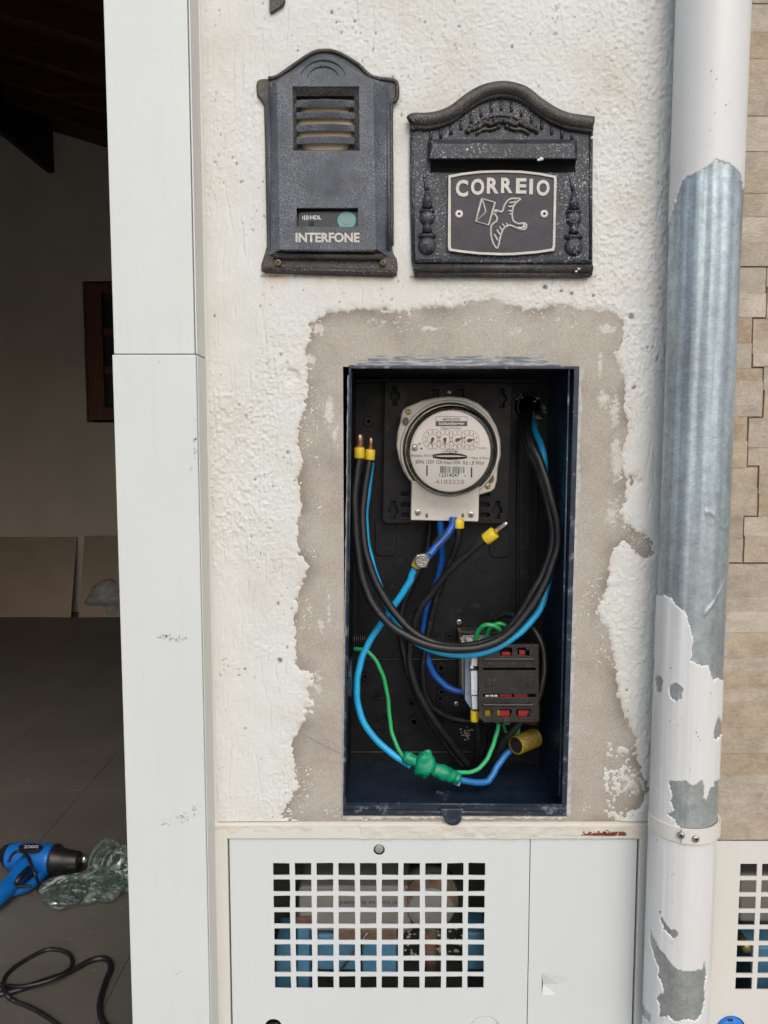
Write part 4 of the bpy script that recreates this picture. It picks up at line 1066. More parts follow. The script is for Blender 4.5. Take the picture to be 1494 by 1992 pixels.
plate("round_lens", [circ(943, 2004, 28.5, -0.0065, 32)], -0.0066, -0.0050, M['door'], cabL, bevel=0.0004)
MB().tube([P(524, 1998, 0.01), P(541, 1996, 0.01)], 0.006, 10).build("lock_bolt", M['steel'], cabL, smooth=True)
# dented tab in the side panel
a, b_, c, d_ = P(1054, 1894, -0.0072), P(1054, 1934, -0.0072), P(1105, 1898, -0.0072), P(1080, 1925, -0.0085)
V_ = [V3b for V3b in [Vector((x_, -0.0066, z_)) for x_, z_ in dt]]
mid = P(1056, 1915, -0.0015); mid2 = P(1086, 1914, -0.0054)
mk("dented_flap", V_ + [mid, mid2], [(0, 4, 5, 1), (4, 3, 2, 5), (5, 2, 1)], M['door'], cabL)
# rust and crumbs along the gap
b = MB()
rr = random.Random(5)
for k in range(230):
    px = rr.choice([rr.gauss(1156, 9), rr.gauss(1176, 10), rr.gauss(1192, 5), rr.gauss(1211, 3.2)]); py = 1625 - abs(rr.gauss(0, 3.0))
    c = P(px, py, -0.0134); r = rr.uniform(.0004, .0013)
    b.lathe(c, [(r, 0.0004), (r * .8, -r * .3), (0.00001, -r * .5)], 7, sx=1.8)
b.build("rust_scale", M['rust'], cabL, kind='stuff')
# rough plaster smears on the top of the frame
fxs = np.arange(fx0 + .0005, fx1 - .0005, 0.0022); fzs = np.arange(CZ1 + 0.0006, FZ + 0.0015, 0.0016)
A, B = np.meshgrid(fxs, fzs, indexing='ij')
hs = 0.0105 + (fbm(A * 60, B * 90, 91, 4) - 0.52) * 0.0030 + (B - CZ1) / (FZ - CZ1) * 0.0016 + 0.0012 * (A > P(700, 1600).x)
hs = np.where((B > fzs[-2]), 0.004, hs)
ai = np.arange(A.size).reshape(A.shape)
gridmesh("plaster_smears", np.stack([A.ravel(), -hs.ravel(), B.ravel()], 1), np.stack([ai[:-1, :-1], ai[1:, :-1], ai[1:, 1:], ai[:-1, 1:]], -1).reshape(-1, 4), mat_paint("cream_smear", (0.64, 0.62, 0.555), 0.58, 0.7, (0.42, 0.34, 0.25)), cabL)

# inside of both cabinets
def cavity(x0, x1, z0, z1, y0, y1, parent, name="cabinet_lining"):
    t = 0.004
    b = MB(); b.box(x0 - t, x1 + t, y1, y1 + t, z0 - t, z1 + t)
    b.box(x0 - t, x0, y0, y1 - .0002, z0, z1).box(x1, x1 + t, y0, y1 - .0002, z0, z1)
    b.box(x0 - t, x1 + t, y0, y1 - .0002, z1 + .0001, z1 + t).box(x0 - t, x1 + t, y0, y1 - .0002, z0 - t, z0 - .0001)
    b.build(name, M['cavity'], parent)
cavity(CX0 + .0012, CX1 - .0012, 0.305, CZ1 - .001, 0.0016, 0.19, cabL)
gm = thing("gas_meter", "grey and blue meter seen behind the vent holes of the middle cabinet", "meter", (P(680, 1850, 0.09).x, 0.09, 0.35))
plate("meter_case", [rrect(P(581, 1760, .06).x, P(581, 1812, .06).z, P(800, 1760, .06).x, P(800, 1724, .06).z, 0.008)], 0.06, 0.14, M['pgrey'], gm, bevel=0.004)
text("QUIERO  5 50  PM  6 MTS 190", (657, 1753, 775, 1760), 0.0596, M['ink'], gm, name="printed_line")
MB().lathe(P(838, 1766, 0.055), [(0.00001, -0.004), (0.036, -0.003), (0.040, 0.002), (0.040, 0.02), (0.048, 0.022), (0.048, 0.06)][::-1], 36).build("round_dial", M['pgrey'], gm, smooth=True)
plate("dial_hood", [circ(838, 1748, 46, 0.045, 30)], 0.052, 0.058, M['rusty'], gm, bevel=0.001)
b = MB()
b.pbox(536, 568, 1832, 1935, 0.07, 0.14); b.build("blue_side_case", M['pblue'], gm, bevel=0.004)
b = MB(); b.pbox(578, 602, 1800, 1935, 0.05, 0.12); b.build("blue_column", M['pblue'], gm, bevel=0.003)
b = MB(); b.pbox(616, 700, 1818, 1890, 0.065, 0.13); b.build("blue_valve_body", M['pblue'], gm, bevel=0.006)
b = MB(); b.pbox(704, 772, 1830, 1897, 0.060, 0.13); b.build("blue_valve_cap", M['pblue'], gm, bevel=0.006)
b = MB(); b.pbox(575, 605, 1785, 1806, 0.055, 0.1); b.pbox(650, 772, 1808, 1829, 0.06, 0.1); b.build("rusty_bracket", M['rusty'], gm, bevel=0.002)
b = MB(); b.pbox(908, 948, 1815, 1888, 0.06, 0.13); b.build("blue_side_case", M['pblue'], gm, bevel=0.004)
MB().tube([P(836, 1800, .08), P(838, 1885, .08)], 0.012, 14).build("connection_pipe", M['rusty'], gm, smooth=True)
MB().tube(crom([P(716, 1812, .058), P(690, 1850, .05), P(664, 1885, .06), P(640, 1910, .07)], 5), 0.002, 8).build("seal_wire", M['steel'], gm, smooth=True)
b = MB()
for k in range(90):
    c = P(rr.uniform(786, 900), rr.uniform(1805, 1870), 0.06 + rr.uniform(0, .02)); r = rr.uniform(.0008, .0026)
    b.lathe(c, [(r, 0.001), (r * .7, -r * .5), (0.00001, -r)], 6, sx=rr.uniform(.7, 2))
b.build("mortar_crumbs", M['cement'], gm, kind='stuff')

cabR = thing("vent_cabinet", "cream metal cabinet with vent holes at the lower right below the stone wall", "cabinet", (0.9, 0, 0.25))
rx1 = 1.33
plate("cabinet_front", [[(0.4425, 0.20), (rx1, 0.20), (rx1, RZ1), (0.4425, RZ1)]] + [[(x_, z_) for x_, z_ in ((a, t), (a + hw, t), (a + hw, t - hh), (a, t - hh))]
      for i in range(11) for j in range(8) for a, t in [(P(1440, 1690, -0.012).x + i * pitch, gz1 + 0.0015 - j * pz)]] + [circ(1421, 2003, 29, -0.012, 28)], -0.0125, -0.0095, M['cream'], cabR, bevel=0.0004)
mk("frame_backing", *(lambda b: (b.v, b.f))(MB().box(0.4425, 0.5445, -0.0092, -0.0002, 0.20, RZ1 - .001)), M['cream'], cabR)
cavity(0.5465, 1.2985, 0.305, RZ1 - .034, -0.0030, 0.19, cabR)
c = P(1421, 2004, -0.014)
MB().lathe(c, [(0.0225, 0.004), (0.0225, 0), (0.0215, -0.004), (0.017, -0.0062), (0.00001, -0.007)], 32).build("blue_cap", M['cap'], cabR, smooth=True)
MB().pbox(1417, 1426, 1983, 1987, -0.0215, -0.0205).build("cap_mark", M['ink'], cabR)
gm2 = thing("gas_meter", "blue pipework and grey meter behind the right edge cabinet's vent holes", "meter", (P(1520, 1850, 0.09).x, 0.09, 0.35))
MB().pbox(1462, 1560, 1842, 1950, 0.06, 0.13).build("blue_body", M['pblue'], gm2, bevel=0.006)
MB().pbox(1438, 1580, 1700, 1795, 0.06, 0.13).build("meter_case", M['pgrey'], gm2, bevel=0.006)
MB().lathe(P(1453, 1846, 0.03), [(0.009, 0.03), (0.009, 0), (0.006, -0.002), (0.00001, -0.003)], 14).build("brass_nut", M['brass'], gm2, smooth=True)
# ------------------------------------------------------------------ recessed meter box
bx = thing("meter_box", "open black plastic meter box sunk into the grey cement patch", "meter box", ((BX0 + BX1) / 2, 0.1, BZ0))
YB = 0.19
def V3(p, y): return Vector((p.x, y, p.z))
front = [V3(p, -0.004) for p in (BLb, BRb, TRb, TLb)]
cenx, cenz = (BX0 + BX1) / 2, (BZ0 + BZ1) / 2
back = [Vector((cenx + (p.x - cenx) * 0.985, YB, cenz + (p.z - cenz) * 0.992)) for p in front]
b = MB()
b.add(front + back, [(2, 3, 7, 6), (3, 0, 4, 7), (4, 5, 6, 7)])
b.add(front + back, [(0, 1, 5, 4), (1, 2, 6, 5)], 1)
o = b.build("box_shell", [M['boxblk'], M['boxsky']], bx)
md = o.modifiers.new("sol", 'SOLIDIFY'); md.thickness = 0.0022; md.offset = 1.0 if False else -1.0
# rim
def quadpx(dl, dr, dt, db):
    return [(669 - dl, 1584 + db), (1099 + dr, 1586 + db), (1124 + dr, 715 - dt), (681 - dl, 713 - dt)]
rim_in = [(671, 1566), (1093, 1567), (1117, 718), (682.5, 717)]
rim_out = [(667, 1586), (1102, 1587), (1127.5, 712), (678.5, 711)]
plate("front_rim", [pl(rim_out, -0.008), pl(rim_in, -0.008)], -0.0080, -0.0030, M['boxrim'], bx, bevel=0.0009)
plate("latch_tab", [pl([(856,1574),(861,1584),(863,1592),(867,1600),(873,1605),(880,1607),(888,1606),(895,1601),(898,1594),(899,1584),(902,1574)], -0.0165)], -0.0165, -0.0075, M['boxrim'], bx, bevel=0.0018)
MB().tube([P(672, 1563, -0.0085), P(1096, 1566, -0.0085)], 0.0020, 8).build("rim_bead", M['boxrim'], bx, smooth=True)
MB().tube([P(671, 1578, -0.0085), P(1098, 1581, -0.0085)], 0.0030, 10).build("rim_bead", M['boxrim'], bx, smooth=True)
MB().tube([P(1107, 718, -0.0055), P(1088, 1548, -0.0055)], 0.0014, 8).build("rim_bead", M['boxrim'], bx, smooth=True)
MB().tube([P(684, 718, -0.0035), P(673, 1548, -0.0035)], 0.0008, 8).build("rim_bead", M['boxrim'], bx, smooth=True)
# smeared strips along the rim
plate("top_rim_strip", [pl([(x_, (693 if 715 < x_ < 1055 else 700) + 3.2 * math.sin(x_ * .13) * math.sin(x_ * .031) + random.Random(int(x_)).uniform(-1.6, 1.6) + max(0, x_ - 1060) * .25) for x_ in range(698, 1088, 4)] + [(1091, 711.5), (690, 711.5)], -0.0062)], -0.0064, -0.0030, M['smear'], bx)
def ragged(x0, x1, n, w, seed, ya, yb_, horizontal=False):
    r = random.Random(seed); left = []; right = []
    for i in range(n + 1):
        t = i / n
        x = x0 + (x1 - x0) * t; y = ya + (yb_ - ya) * t
        if horizontal: left.append((x, y)); right.append((x, y + w * r.uniform(.25, 1)))
        else: left.append((x, y)); right.append((x + w * r.uniform(.45, 1), y))
    return left + right[::-1]
plate("mortar_edge", [pl(ragged(1127, 1102, 60, 9, 2, 716, 1588), -0.006)], -0.0064, -0.0030, mat("pale_mortar", (0.43, 0.43, 0.42), 0.8, var=0.25, vs=120, bmp=0.0008), bx)
plate("mortar_edge", [pl(ragged(667, 1103, 60, 7, 5, 1587.5, 1588.5, True), -0.006)], -0.0064, -0.0030, mat("pale_mortar", (0.50, 0.49, 0.46), 0.8, var=0.25, vs=120, bmp=0.0008), bx)
plate("mortar_edge", [pl(ragged(678.5, 667, 60, -3, 8, 730, 1588), -0.006)], -0.0064, -0.0030, mat("pale_mortar", (0.30, 0.33, 0.37), 0.8, var=0.35, vs=120, bmp=0.0008), bx)

# mounting panel behind the meter
key = lambda cx, cy, s=1: [(cx - 4, cy - 15), (cx + 4, cy - 15), (cx + 4, cy - 5), (cx + 9, cy - 1), (cx + 9, cy + 7), (cx + 4, cy + 10), (cx + 4, cy + 20), (cx - 4, cy + 20), (cx - 4, cy + 10), (cx - 9, cy + 7), (cx - 9, cy - 1), (cx - 4, cy - 5)]
yp = 0.158
slotp = lambda x0, x1, y: [(x0, y - 4), (x1, y - 4), (x1 + 3, y), (x1, y + 4), (x0, y + 4), (x0 - 3, y)]
mp_out = [(753,742),(990,745),(997,751),(989,1012),(982,1019),(750,1018),(744,1011),(748,748)]
plate("mounting_panel", [pl(mp_out, yp)] + [pl(k_, yp) for k_ in (key(768, 768), key(977, 772), key(765, 990), key(968, 990))] +
      [pl(slotp(783, 797, y_), yp) for y_ in (961, 982, 1002)] + [pl(slotp(936, 950, y_), yp) for y_ in (961, 982, 1002)] +
      [pl([(842,758),(853,758),(853,782),(842,782)], yp), pl([(892,758),(902,758),(902,782),(892,782)], yp)], yp, 0.170, M['boxblk'], bx, bevel=0.0012)
MB().pbox(750, 992, 744, 1018, 0.171, 0.186).build("panel_base", M['boxblk'], bx)
screw(874, 763, yp, 5, M['steel'], bx)
# features on the back
yb_ = YB - 0.0008
def ring(px, py, r, r2, mname="boss", h=0.004, parent=bx):
    c = P(px, py, yb_ - 0.001); k = MPP(py, yb_)
    return MB().lathe(c, [(r2 * k, 0.001), (r2 * k, -h), (r * k * .93, -h), (r * k, -h * .8), (r * k, 0.001)], 24).lathe(c, [(r2 * k * .99, 0.0006), (0.00001, 0.0006)], 16, mi=1).build(mname, [M['boxblk'], M['hole']], parent, smooth=False)
for a, c_, r, r2 in [(717,820,10.5,3),(858,1298,12,4),(800,1367,7,3.5),(805,1403,11,5),(782,1430,6.5,2),(710,1315,8,3),(735,1353,6,2),(752,1397,6,2),(858,1345,9,3),(856,1358,7,3),(962,830,6,2),(757,1053,7,2.5),(874,1237,7,2.5)]:
    ring(a, c_, r, r2)
for a, c_, r in [(940,1098,14),(778,1094,13),(745,1052,14)]:
    k = MPP(c_, yb_); c = P(a, c_, yb_)
    MB().lathe(c, [(r * k, 0.001), (r * k, -0.0016), (r * k * .93, -0.0016), (r * k * .93, -0.0003), (0.00001, -0.0003)], 28).build("round_mark", M['boxblk'], bx)
for q_ in ([(730,1012),(771,1012),(771,1074),(764,1081),(737,1081),(730,1074)], [(952,1030),(992,1030),(992,1078),(986,1084),(958,1084),(952,1078)]):
    plate("raised_pad", [pl(q_, yb_)], yb_ - 0.003, YB - .0001, M['boxblk'], bx, bevel=0.001)
def perf(x0, x1, y0, y1, step, name="perforated_strip"):
    b = MB(); b.pbox(x0 - 6, x1 + 6, y0, y1, yb_ - 0.0035, YB - .0001)
    n = int((y1 - y0 - 8) / step)
    for i in range(n + 1):
        t = i / n; c = P((x0 + x1) / 2, y0 + 5 + i * step, yb_ - 0.0036); r = 0.0021
        b.add([(c.x + r * math.cos(a * math.pi / 4), c.y, c.z + r * math.sin(a * math.pi / 4)) for a in range(8)], [tuple(range(8))], 1)
    b.build(name, [M['boxblk'], M['hole']], bx)
perf(1017, 1021, 855, 1190, 9.2); perf(704, 708, 1130, 1205, 9.2)
for x_ in ((1006, 1003), (1034, 1030), (1046, 1042)):
    MB().tube([P(x_[0], 850, yb_ - .0008), P(x_[1], 1200, yb_ - .0008)], 0.0014, 6).build("back_rib", M['boxblk'], bx)
for y_ in (1283, 1463):
    MB().tube([P(682, y_, yb_ - .0005), P(905 if y_ < 1400 else 1062, y_, yb_ - .0005)], 0.0014, 6).build("back_rib", M['boxblk'], bx)
MB().box(BX0 + .004, BX1 - .012, 0.168, 0.1865, P(800, 744, .17).z, P(800, 738, .17).z).build("top_rib", M['boxblk'], bx)
text("ABNT", (838, 1228, 860, 1240), yb_ - .0008, M['boxblk'], bx, depth=0.0006, name="moulded_mark")
text("200", (838, 1205, 858, 1218), yb_ - .0008, M['boxblk'], bx, depth=0.0006, name="moulded_mark")
screw(893, 1210, yb_ - .002, 5.5, M['steel'], bx, name="back_screw"); screw(888, 1369, yb_ - .002, 5.5, M['steel'], bx, name="back_screw")
# cable entry
c = P(1028, 791, YB); k = MPP(791, YB)
MB().lathe(c, [(22 * k, 0.0003), (22 * k, -0.012), (24.5 * k, -0.012), (26.5 * k, -0.006), (27 * k, 0.0003)], 32).build("cable_entry_collar", M['boxblk'], bx)
MB().lathe((c.x, YB - 0.0012, c.z), [(22 * k, 0.0), (0.00001, 0.0)], 28).build("cable_entry_opening", M['hole'], bx)
b = MB(); rr = random.Random(9)
for cx_, cy_, s_, n_ in ((1046, 812, 3.5, 30), (1058, 795, 2.5, 18), (908, 1428, 5, 60), (1010, 770, 4, 10), (1046, 775, 3, 8)):
    for q_ in range(n_):
        p = P(rr.gauss(cx_, s_), rr.gauss(cy_, s_ * 1.3), YB - 0.001 if cy_ > 1000 else YB - 0.012); r = rr.uniform(.0006, .0018)
        b.lathe(p, [(r, 0.0006), (r * .8, -r * .3), (0.00001, -r * .5)], 6, sx=rr.uniform(.6, 1.8))
b.build("dried_mortar", mat("dried_mortar", (0.30, 0.28, 0.23), 0.9, var=0.3, vs=200), bx, kind='stuff')
# left wall: grommet and hinge blocks
b = MB()
p0 = P(690, 1250, 0.09)
for i in range(6):
    b.lathe((BX0 + 0.006 + i * 0.0035 + .006, 0.11, p0.z), [(0.014 - i * .0006, 0.0), (0.016 - i * .0006, 0.0012), (0.014 - i * .0006, 0.0024)], 22, mat=Matrix.Rotation(rad(90), 3, 'Y'))
b.build("cable_grommet", M['blk'], bx, smooth=True)
for (ya, yb2) in ((1283, 1310), (1310, 1345)):
    zt_, zb_ = P(690, ya, .05).z, P(690, yb2, .05).z
    MB().box(BX0 + .003, BX0 + .011, 0.02, 0.06, zb_ + .0008, zt_).build("hinge_block", M['boxrim'], bx, bevel=0.001)
# latch in the floor, drips of water mark
c = P(868, 1536, 0.03)
MB().lathe((c.x, 0.075, BZ0 + .0006), [(0.014, 0.0), (0.014, 0.003), (0.011, 0.0045), (0.00001, 0.0045)], 24, axis='z').build("floor_knockout", M['boxrim'], bx)
MB().box(c.x - .004, c.x + .004, 0.02, 0.055, BZ0 + .0006, BZ0 + .0032).build("floor_rib", M['boxrim'], bx, bevel=0.0006)

# ------------------------------------------------------------------ electricity meter
YM = 0.118
em = thing("electricity_meter", "round glass fronted electricity meter with four pointer dials", "meter", (P(875, 870, YM).x, YM, P(875, 1015, YM).z))
base_px = [(784,797),(790,792),(820,779),(850,773),(875,771),(905,774),(930,784),(950,802),(965,828),(973,855),(974,885),(968,910),(966,935),(962,950),(955,956),(935,962),(905,970),(880,974),(850,970),(822,958),(800,940),(785,918),(776,893),(771,868),(773,840),(779,818),(781,803)]
plate("base_plate", [pl(base_px, YM)], YM - 0.004, YM + 0.035, M['meter'], em, bevel=0.003)
MB().hexa([P(799, 1012, YM - .012), P(931, 1015, YM - .012), V3(P(931, 1015, YM - .012), YM + .03), V3(P(799, 1012, YM - .012), YM + .03),
           P(801, 935, YM - .012), P(933, 935, YM - .012), V3(P(933, 935, YM - .012), YM + .03), V3(P(801, 935, YM - .012), YM + .03)]).build("terminal_cover", M['meter'], em, bevel=0.0016)
text("LINHA", (806, 976, 842, 986), YM - .0122, M['meter'], em, depth=0.0008, name="embossed_word")
text("CARGA", (889, 977, 927, 989), YM - .0122, M['meter'], em, depth=0.0008, name="embossed_word")
screw(813, 997, YM - .012, 6.2, M['steel'], em, cross=False, rot=0.9); screw(916, 1001, YM - .012, 6.0, M['steel'], em)
for x_ in (830, 900):
    plate("terminal_port", [pl([(x_ - 2.5, 1000), (x_ + 1.5, 998), (x_ + 3, 1006), (x_ - 2, 1007)], YM - .0125)], YM - .0126, YM - .0121, M['gasket'], em)
screw(794, 801.5, YM - .004, 5.8, M['brass'], em, cross=False, rot=1.5); screw(949, 946, YM - .004, 5.8, M['brass'], em, cross=False, rot=0.8)
for (a, c_, rt) in ((789, 819, 0.5), (955, 931, -2.3)):
    plate("lead_seal_ear", [[(x, z) for x, z in circ(a, c_, 7.5, YM - .006, 14, 0.8)]], YM - .010, YM - .004, M['gasket'], em, bevel=0.001)
gc = P(875, 876, YM - .004); k = MPP(876, YM - .02)
R_ = 98 * k
MB().lathe(gc, [(R_ * 1.0, 0.0), (R_ * 1.0, -0.004), (R_ * .985, -0.006), (R_ * .955, -0.006), (R_ * .955, 0.0)], 64).build("bezel_ring", M['meter'], em, smooth=False)
MB().lathe(gc, [(R_ * .953, 0.0), (R_ * .953, -0.006), (R_ * .94, -0.0070), (R_ * .93, -0.006), (R_ * .925, -.0005)], 64).build("gasket_ring", M['gasket'], em, smooth=True)
MB().lathe(gc, [(R_ * .925, -0.001), (R_ * .92, -0.011), (R_ * .895, -0.0135), (R_ * .87, -0.0115)], 64).build("metal_ring", M['bezel'], em, smooth=True)
# inner drum carries the dial
YD = 0.082
dc_ = P(876, 878, YD); kd = MPP(878, YD); RD = 79.0 * kd
MB().lathe(gc, [(R_ * .868, -0.003), (R_ * .85, -0.014), (R_ * .845, -0.026)], 64).build("glass_side_ring", M['sideglass'], em, smooth=True)
MB().lathe((gc.x, YM, gc.z), [(R_ * .86, -0.006), (R_ * .86, -0.005)], 48).build("drum_floor", M['bezel'], em)
MB().lathe(dc_, [(RD, 0.030), (RD * .995, 0.0008), (RD * .99, 0.0), (0.00001, 0.0)], 64).build("dial_plate", M['dial'], em)
yd = dc_.y - 0.0004
# printed dial
b = MB()
def pbox(x0, x1, y0, y1, m, dy=0.0): m.pbox(x0, x1, y0, y1, yd - dy, yd + .0003 - dy)
pbox(847.5, 908.5, 819.2, 829.0, b)
for x0, x1, y0, y1 in ((847.5,909,810.3,811),(847.5,848.2,810.3,829),(908.3,909,811,829)): pbox(x0, x1, y0, y1, b)
text("MEDIDORES", (862, 813.5, 895, 817.8), yd, M['ink'], mb=b, bold=.01)
text("Indústria Brasileira", (858, 830.3, 897.5, 834.3), yd, M['ink'], mb=b)
text("kWh", (868, 873.2, 883.5, 877.5), yd, M['ink'], mb=b)
text("Modelo FX7/1", (800.5, 884, 840.5, 888.8), yd, M['ink'], mb=b)
text("1 Fase 2 Fios", (912.5, 888.5, 950.5, 893.3), yd, M['ink'], mb=b)
text("60Hz 120V 15A Imax100A  Kd 1,8 Wh/r", (808.5, 895.3, 942.5, 904.5), yd, M['ink'], mb=b, rot=-0.02)
text("Nr 87/L", (931, 870, 947, 873.5), yd, M['ink'], mb=b, rot=-0.06)
text("4183328", (847, 933.5, 903, 941.5), yd, mat("engraved_grey", (0.30, 0.27, 0.26), 0.6), mb=None, parent=em, name="engraved_number", rot=-0.01)
# dials
dcs = [(841.5,854.5,0),(865.5,854.8,1),(889.5,855.5,0),(913.0,856.3,1)]
def arc(cx, cy, r, a0, a1, w, m, n=28):
    for i in range(n):
        a, c_ = rad(a0 + (a1 - a0) * i / n), rad(a0 + (a1 - a0) * (i + 1) / n)
        q_ = [P(cx + rr_ * math.cos(t), cy - rr_ * math.sin(t), yd) for t, rr_ in ((a, r - w), (a, r + w), (c_, r + w), (c_, r - w))]
        m.add(q_, [(0, 1, 2, 3)])
for i, (cx, cy, rev) in enumerate(dcs):
    arc(cx, cy, 10.3, 0, 360, 0.32, b)
    a0, a1 = (52, 308) if i == 0 else ((-128, 128) if i == 3 else (None, None))
    if a0 is not None: arc(cx, cy, 19.2, a0, a1, 0.3, b)
    else: arc(cx, cy, 19.2, 52, 128, 0.3, b, 10); arc(cx, cy, 19.2, 232, 308, 0.3, b, 10)
    for dgt in range(10):
        ang = rad(90 + dgt * 36 * (1 if not rev else -1))
        ox, oy = cx + 14.6 * math.cos(ang), cy - 14.6 * math.sin(ang)
        text(str(dgt), (ox - 1.6, oy - 2.3, ox + 1.6, oy + 2.3) if dgt != 1 else (ox - .8, oy - 2.3, ox + .8, oy + 2.3), yd, M['ink'], mb=b)
        t0 = [P(cx + r_ * math.cos(ang + s_ * w_), cy - r_ * math.sin(ang + s_ * w_), yd) for r_, s_, w_ in ((8.6, -1, .03), (10.3, -1, .03), (10.3, 1, .03), (8.6, 1, .03))]
        b.add(t0, [(0, 1, 2, 3)])
arc(807, 877, 12, 55, 118, 0.55, b, 8)
b.add([P(817.5, 865.2, yd), P(818.5, 860.5, yd), P(814, 863.2, yd)], [(0, 1, 2)])
pbox(817, 822.5, 872.1, 873.3, b); pbox(819.2, 820.4, 870.2, 875.2, b)
pbox(860, 886, 878.4, 879.2, b); b.add([P(885, 876.6, yd), P(885, 881, yd), P(892, 878.9, yd)], [(0, 1, 2)]); pbox(875, 876.6, 879, 883.5, b)
pbox(829.3, 832, 905, 925.5, b); pbox(916, 918.8, 909, 929, b)
b.build("dial_printing", M['ink'], em)
text("Schlumberger", (853.5, 820.6, 903.5, 828.2), yd - .0003, M['dial'], em, bold=.02)
for i, ((cx, cy, rev), ang) in enumerate(zip(dcs, (-108, -87, 20, 8))):
    a = rad(ang); pts = []
    for r_, w_ in ((-4, .0), (-3.2, 2.6), (0.5, 3.0), (4, 1.9), (9.6, .5), (10, 0), (9.6, -.5), (4, -1.9), (.5, -3.0), (-3.2, -2.6)):
        pts.append((cx + r_ * math.cos(a) - w_ * math.sin(a), cy - r_ * math.sin(a) - w_ * math.cos(a)))
    plate("pointer", [pl(pts, yd - .002)], yd - .003, yd - .0022, M['ink'], em)
# rotating disc in its window, full-load screw, bar-code sticker
plate("disc_window", [pl([(841.5,885.5),(843,884),(860,881.5),(880,881),(898,883),(908.5,886.5),(909,891),(900,893),(875,894.5),(855,893),(842,890.5)], yd)], yd - .0003, yd + .0002, M['hole'], em)
plate("spinning_disc", [pl([(842,887),(860,885.6),(890,885.8),(908.5,888),(890,889),(860,888.8)], yd - .0004)], yd - .0006, yd - .0003, M['tin'], em)
screw(807, 872, yd, 5.8, M['steel'], em, cross=False, rot=0.7, name="adjusting_screw", h=0.002)
plate("barcode_sticker", [pl([(846,905),(906,906.5),(907,932),(895,930.5),(846.5,928.5)], yd)], yd - .0004, yd + .0001, M['sticker'], em)
b = MB(); rr = random.Random(12); x_ = 856.0
while x_ < 904.5:
    w = rr.choice([.6, .6, 1.0, 1.5])
    if not 876.5 < x_ < 879: b.pbox(x_, x_ + w, 906.8 + (x_ - 856) * .02, 919.5 + (x_ - 856) * .02, yd - .0005, yd - .0004)
    x_ += w + rr.choice([.6, .8, 1.2])
text("12314247", (855, 920.5, 894, 928), yd - .0005, M['ink'], mb=b, bold=.015); text("4", (903.0, 923, 906, 928.5), yd - .0005, M['ink'], mb=b)
b.build("barcode", M['ink'], em)
MB().lathe(gc, [(R_ * .875, -0.006), (R_ * .872, -0.040), (R_ * .862, -0.047), (R_ * .83, -0.0515), (R_ * .76, -0.053), (R_ * .4, -0.055), (0.00001, -0.0555)], 64).build("glass_cover", M['glass'], em, smooth=True)

# ------------------------------------------------------------------ cables
def cable(name, label, pts, rpx, m, cat="cable", sub=9, group=None, radius=None, n=14):
    """pts: (px, py, depth)"""
    q_ = crom([P(a, c_, y_) for a, c_, y_ in pts], sub)
    sd_ = len(label) * 1.7
    q_ = [p + Vector((math.sin(i * .23 + sd_) * .0005 + math.sin(i * .61 + sd_) * .0003, 0, math.cos(i * .19 + sd_) * .0005)) * min(1, min(i, len(q_) - 1 - i) / 6) for i, p in enumerate(q_)]
    ts = crom([Vector((a, c_, y_)) for a, c_, y_ in pts], sub)
    rs = radius if radius is not None else [rpx * MPP(t.y, t.z) for t in ts]
    root = thing(name, label, cat, q_[len(q_) // 2], group)
    MB().tube(q_, rs, n).build("sheath", m, root, smooth=True)
    return root, q_
def ferrule(root, p0, d, r, L, tip=None, tipm=None, tr=0.6, name="ferrule", m=None):
    d = Vector(d).normalized(); p0 = Vector(p0)
    pts = [p0 - d * L * .1, p0, p0 + d * L * .95, p0 + d * L]
    MB().tube(pts, [r * .96, r, r * .98, r * .9], 18).build(name, m or M['yellow'], root, smooth=True, bevel=0)
    if tip:
        MB().tube([p0 + d * L * .9, p0 + d * (L + tip * .8), p0 + d * (L + tip)], [r * tr, r * tr, r * tr * .8], 12).build("bare_tip", tipm or M['tin'], root, smooth=True)

outer = [(1029,797,.20),(1027,812,.165),(1027,835,.13),(1034,865,.10),(1052,905,.08),(1068,950,.065),(1083,1010,.055),(1085,1060,.05),(1070,1112,.045),(1052,1150,.042),(1020,1198,.04),(985,1237,.038),(950,1254,.036),(905,1262,.036),(850,1259,.04),(800,1242,.045),(755,1212,.05),(722,1168,.055),(703,1115,.06),(693,1050,.065),(690,980,.07),(694,925,.075),(699,890,.078)]
r1, q1 = cable("thick_cable", "thick black cable looping the box, its yellow ferrule at the far left edge", outer, 8.2, M['blk'])
d_ = (q1[-1] - q1[-3]); ferrule(r1, q1[-1], (0.02, 0.02, 1), 0.0086, 0.016, 0.022, M['copper'], 0.72)
inner = [(1024,795,.20),(1018,815,.165),(1018,838,.14),(1028,870,.112),(1046,908,.095),(1060,955,.08),(1073,1010,.07),(1076,1050,.066),(1062,1102,.062),(1043,1142,.058),(1012,1194,.058),(978,1234,.056),(945,1250,.055),(900,1258,.055),(850,1252,.058),(805,1230,.060),(768,1192,.065),(737,1145,.07),(716,1090,.075),(706,1030,.082),(706,975,.088),(713,930,.092),(719,893,.095)]
r2, q2 = cable("thick_cable", "thick black cable on the inside of the loop, ending in the second yellow ferrule", inner, 8.0, M['blk'])
ferrule(r2, q2[-1], (0.06, 0.02, 1), 0.0086, 0.0155, 0.020, M['copper'], 0.5)
lb = [(1033,797,.20),(1036,822,.17),(1046,850,.14),(1056,880,.12),(1061,925,.115),(1074,985,.10),(1081,1040,.09),(1076,1095,.085),(1064,1140,.075),(1052,1180,.065),(1025,1218,.06),(990,1247,.056),(945,1267,.054),(895,1274,.056),(845,1266,.06),(800,1243,.075),(765,1200,.09),(742,1150,.10),(724,1100,.11),(714,1055,.115),(711,1000,.12),(716,950,.125),(722,900,.13)]
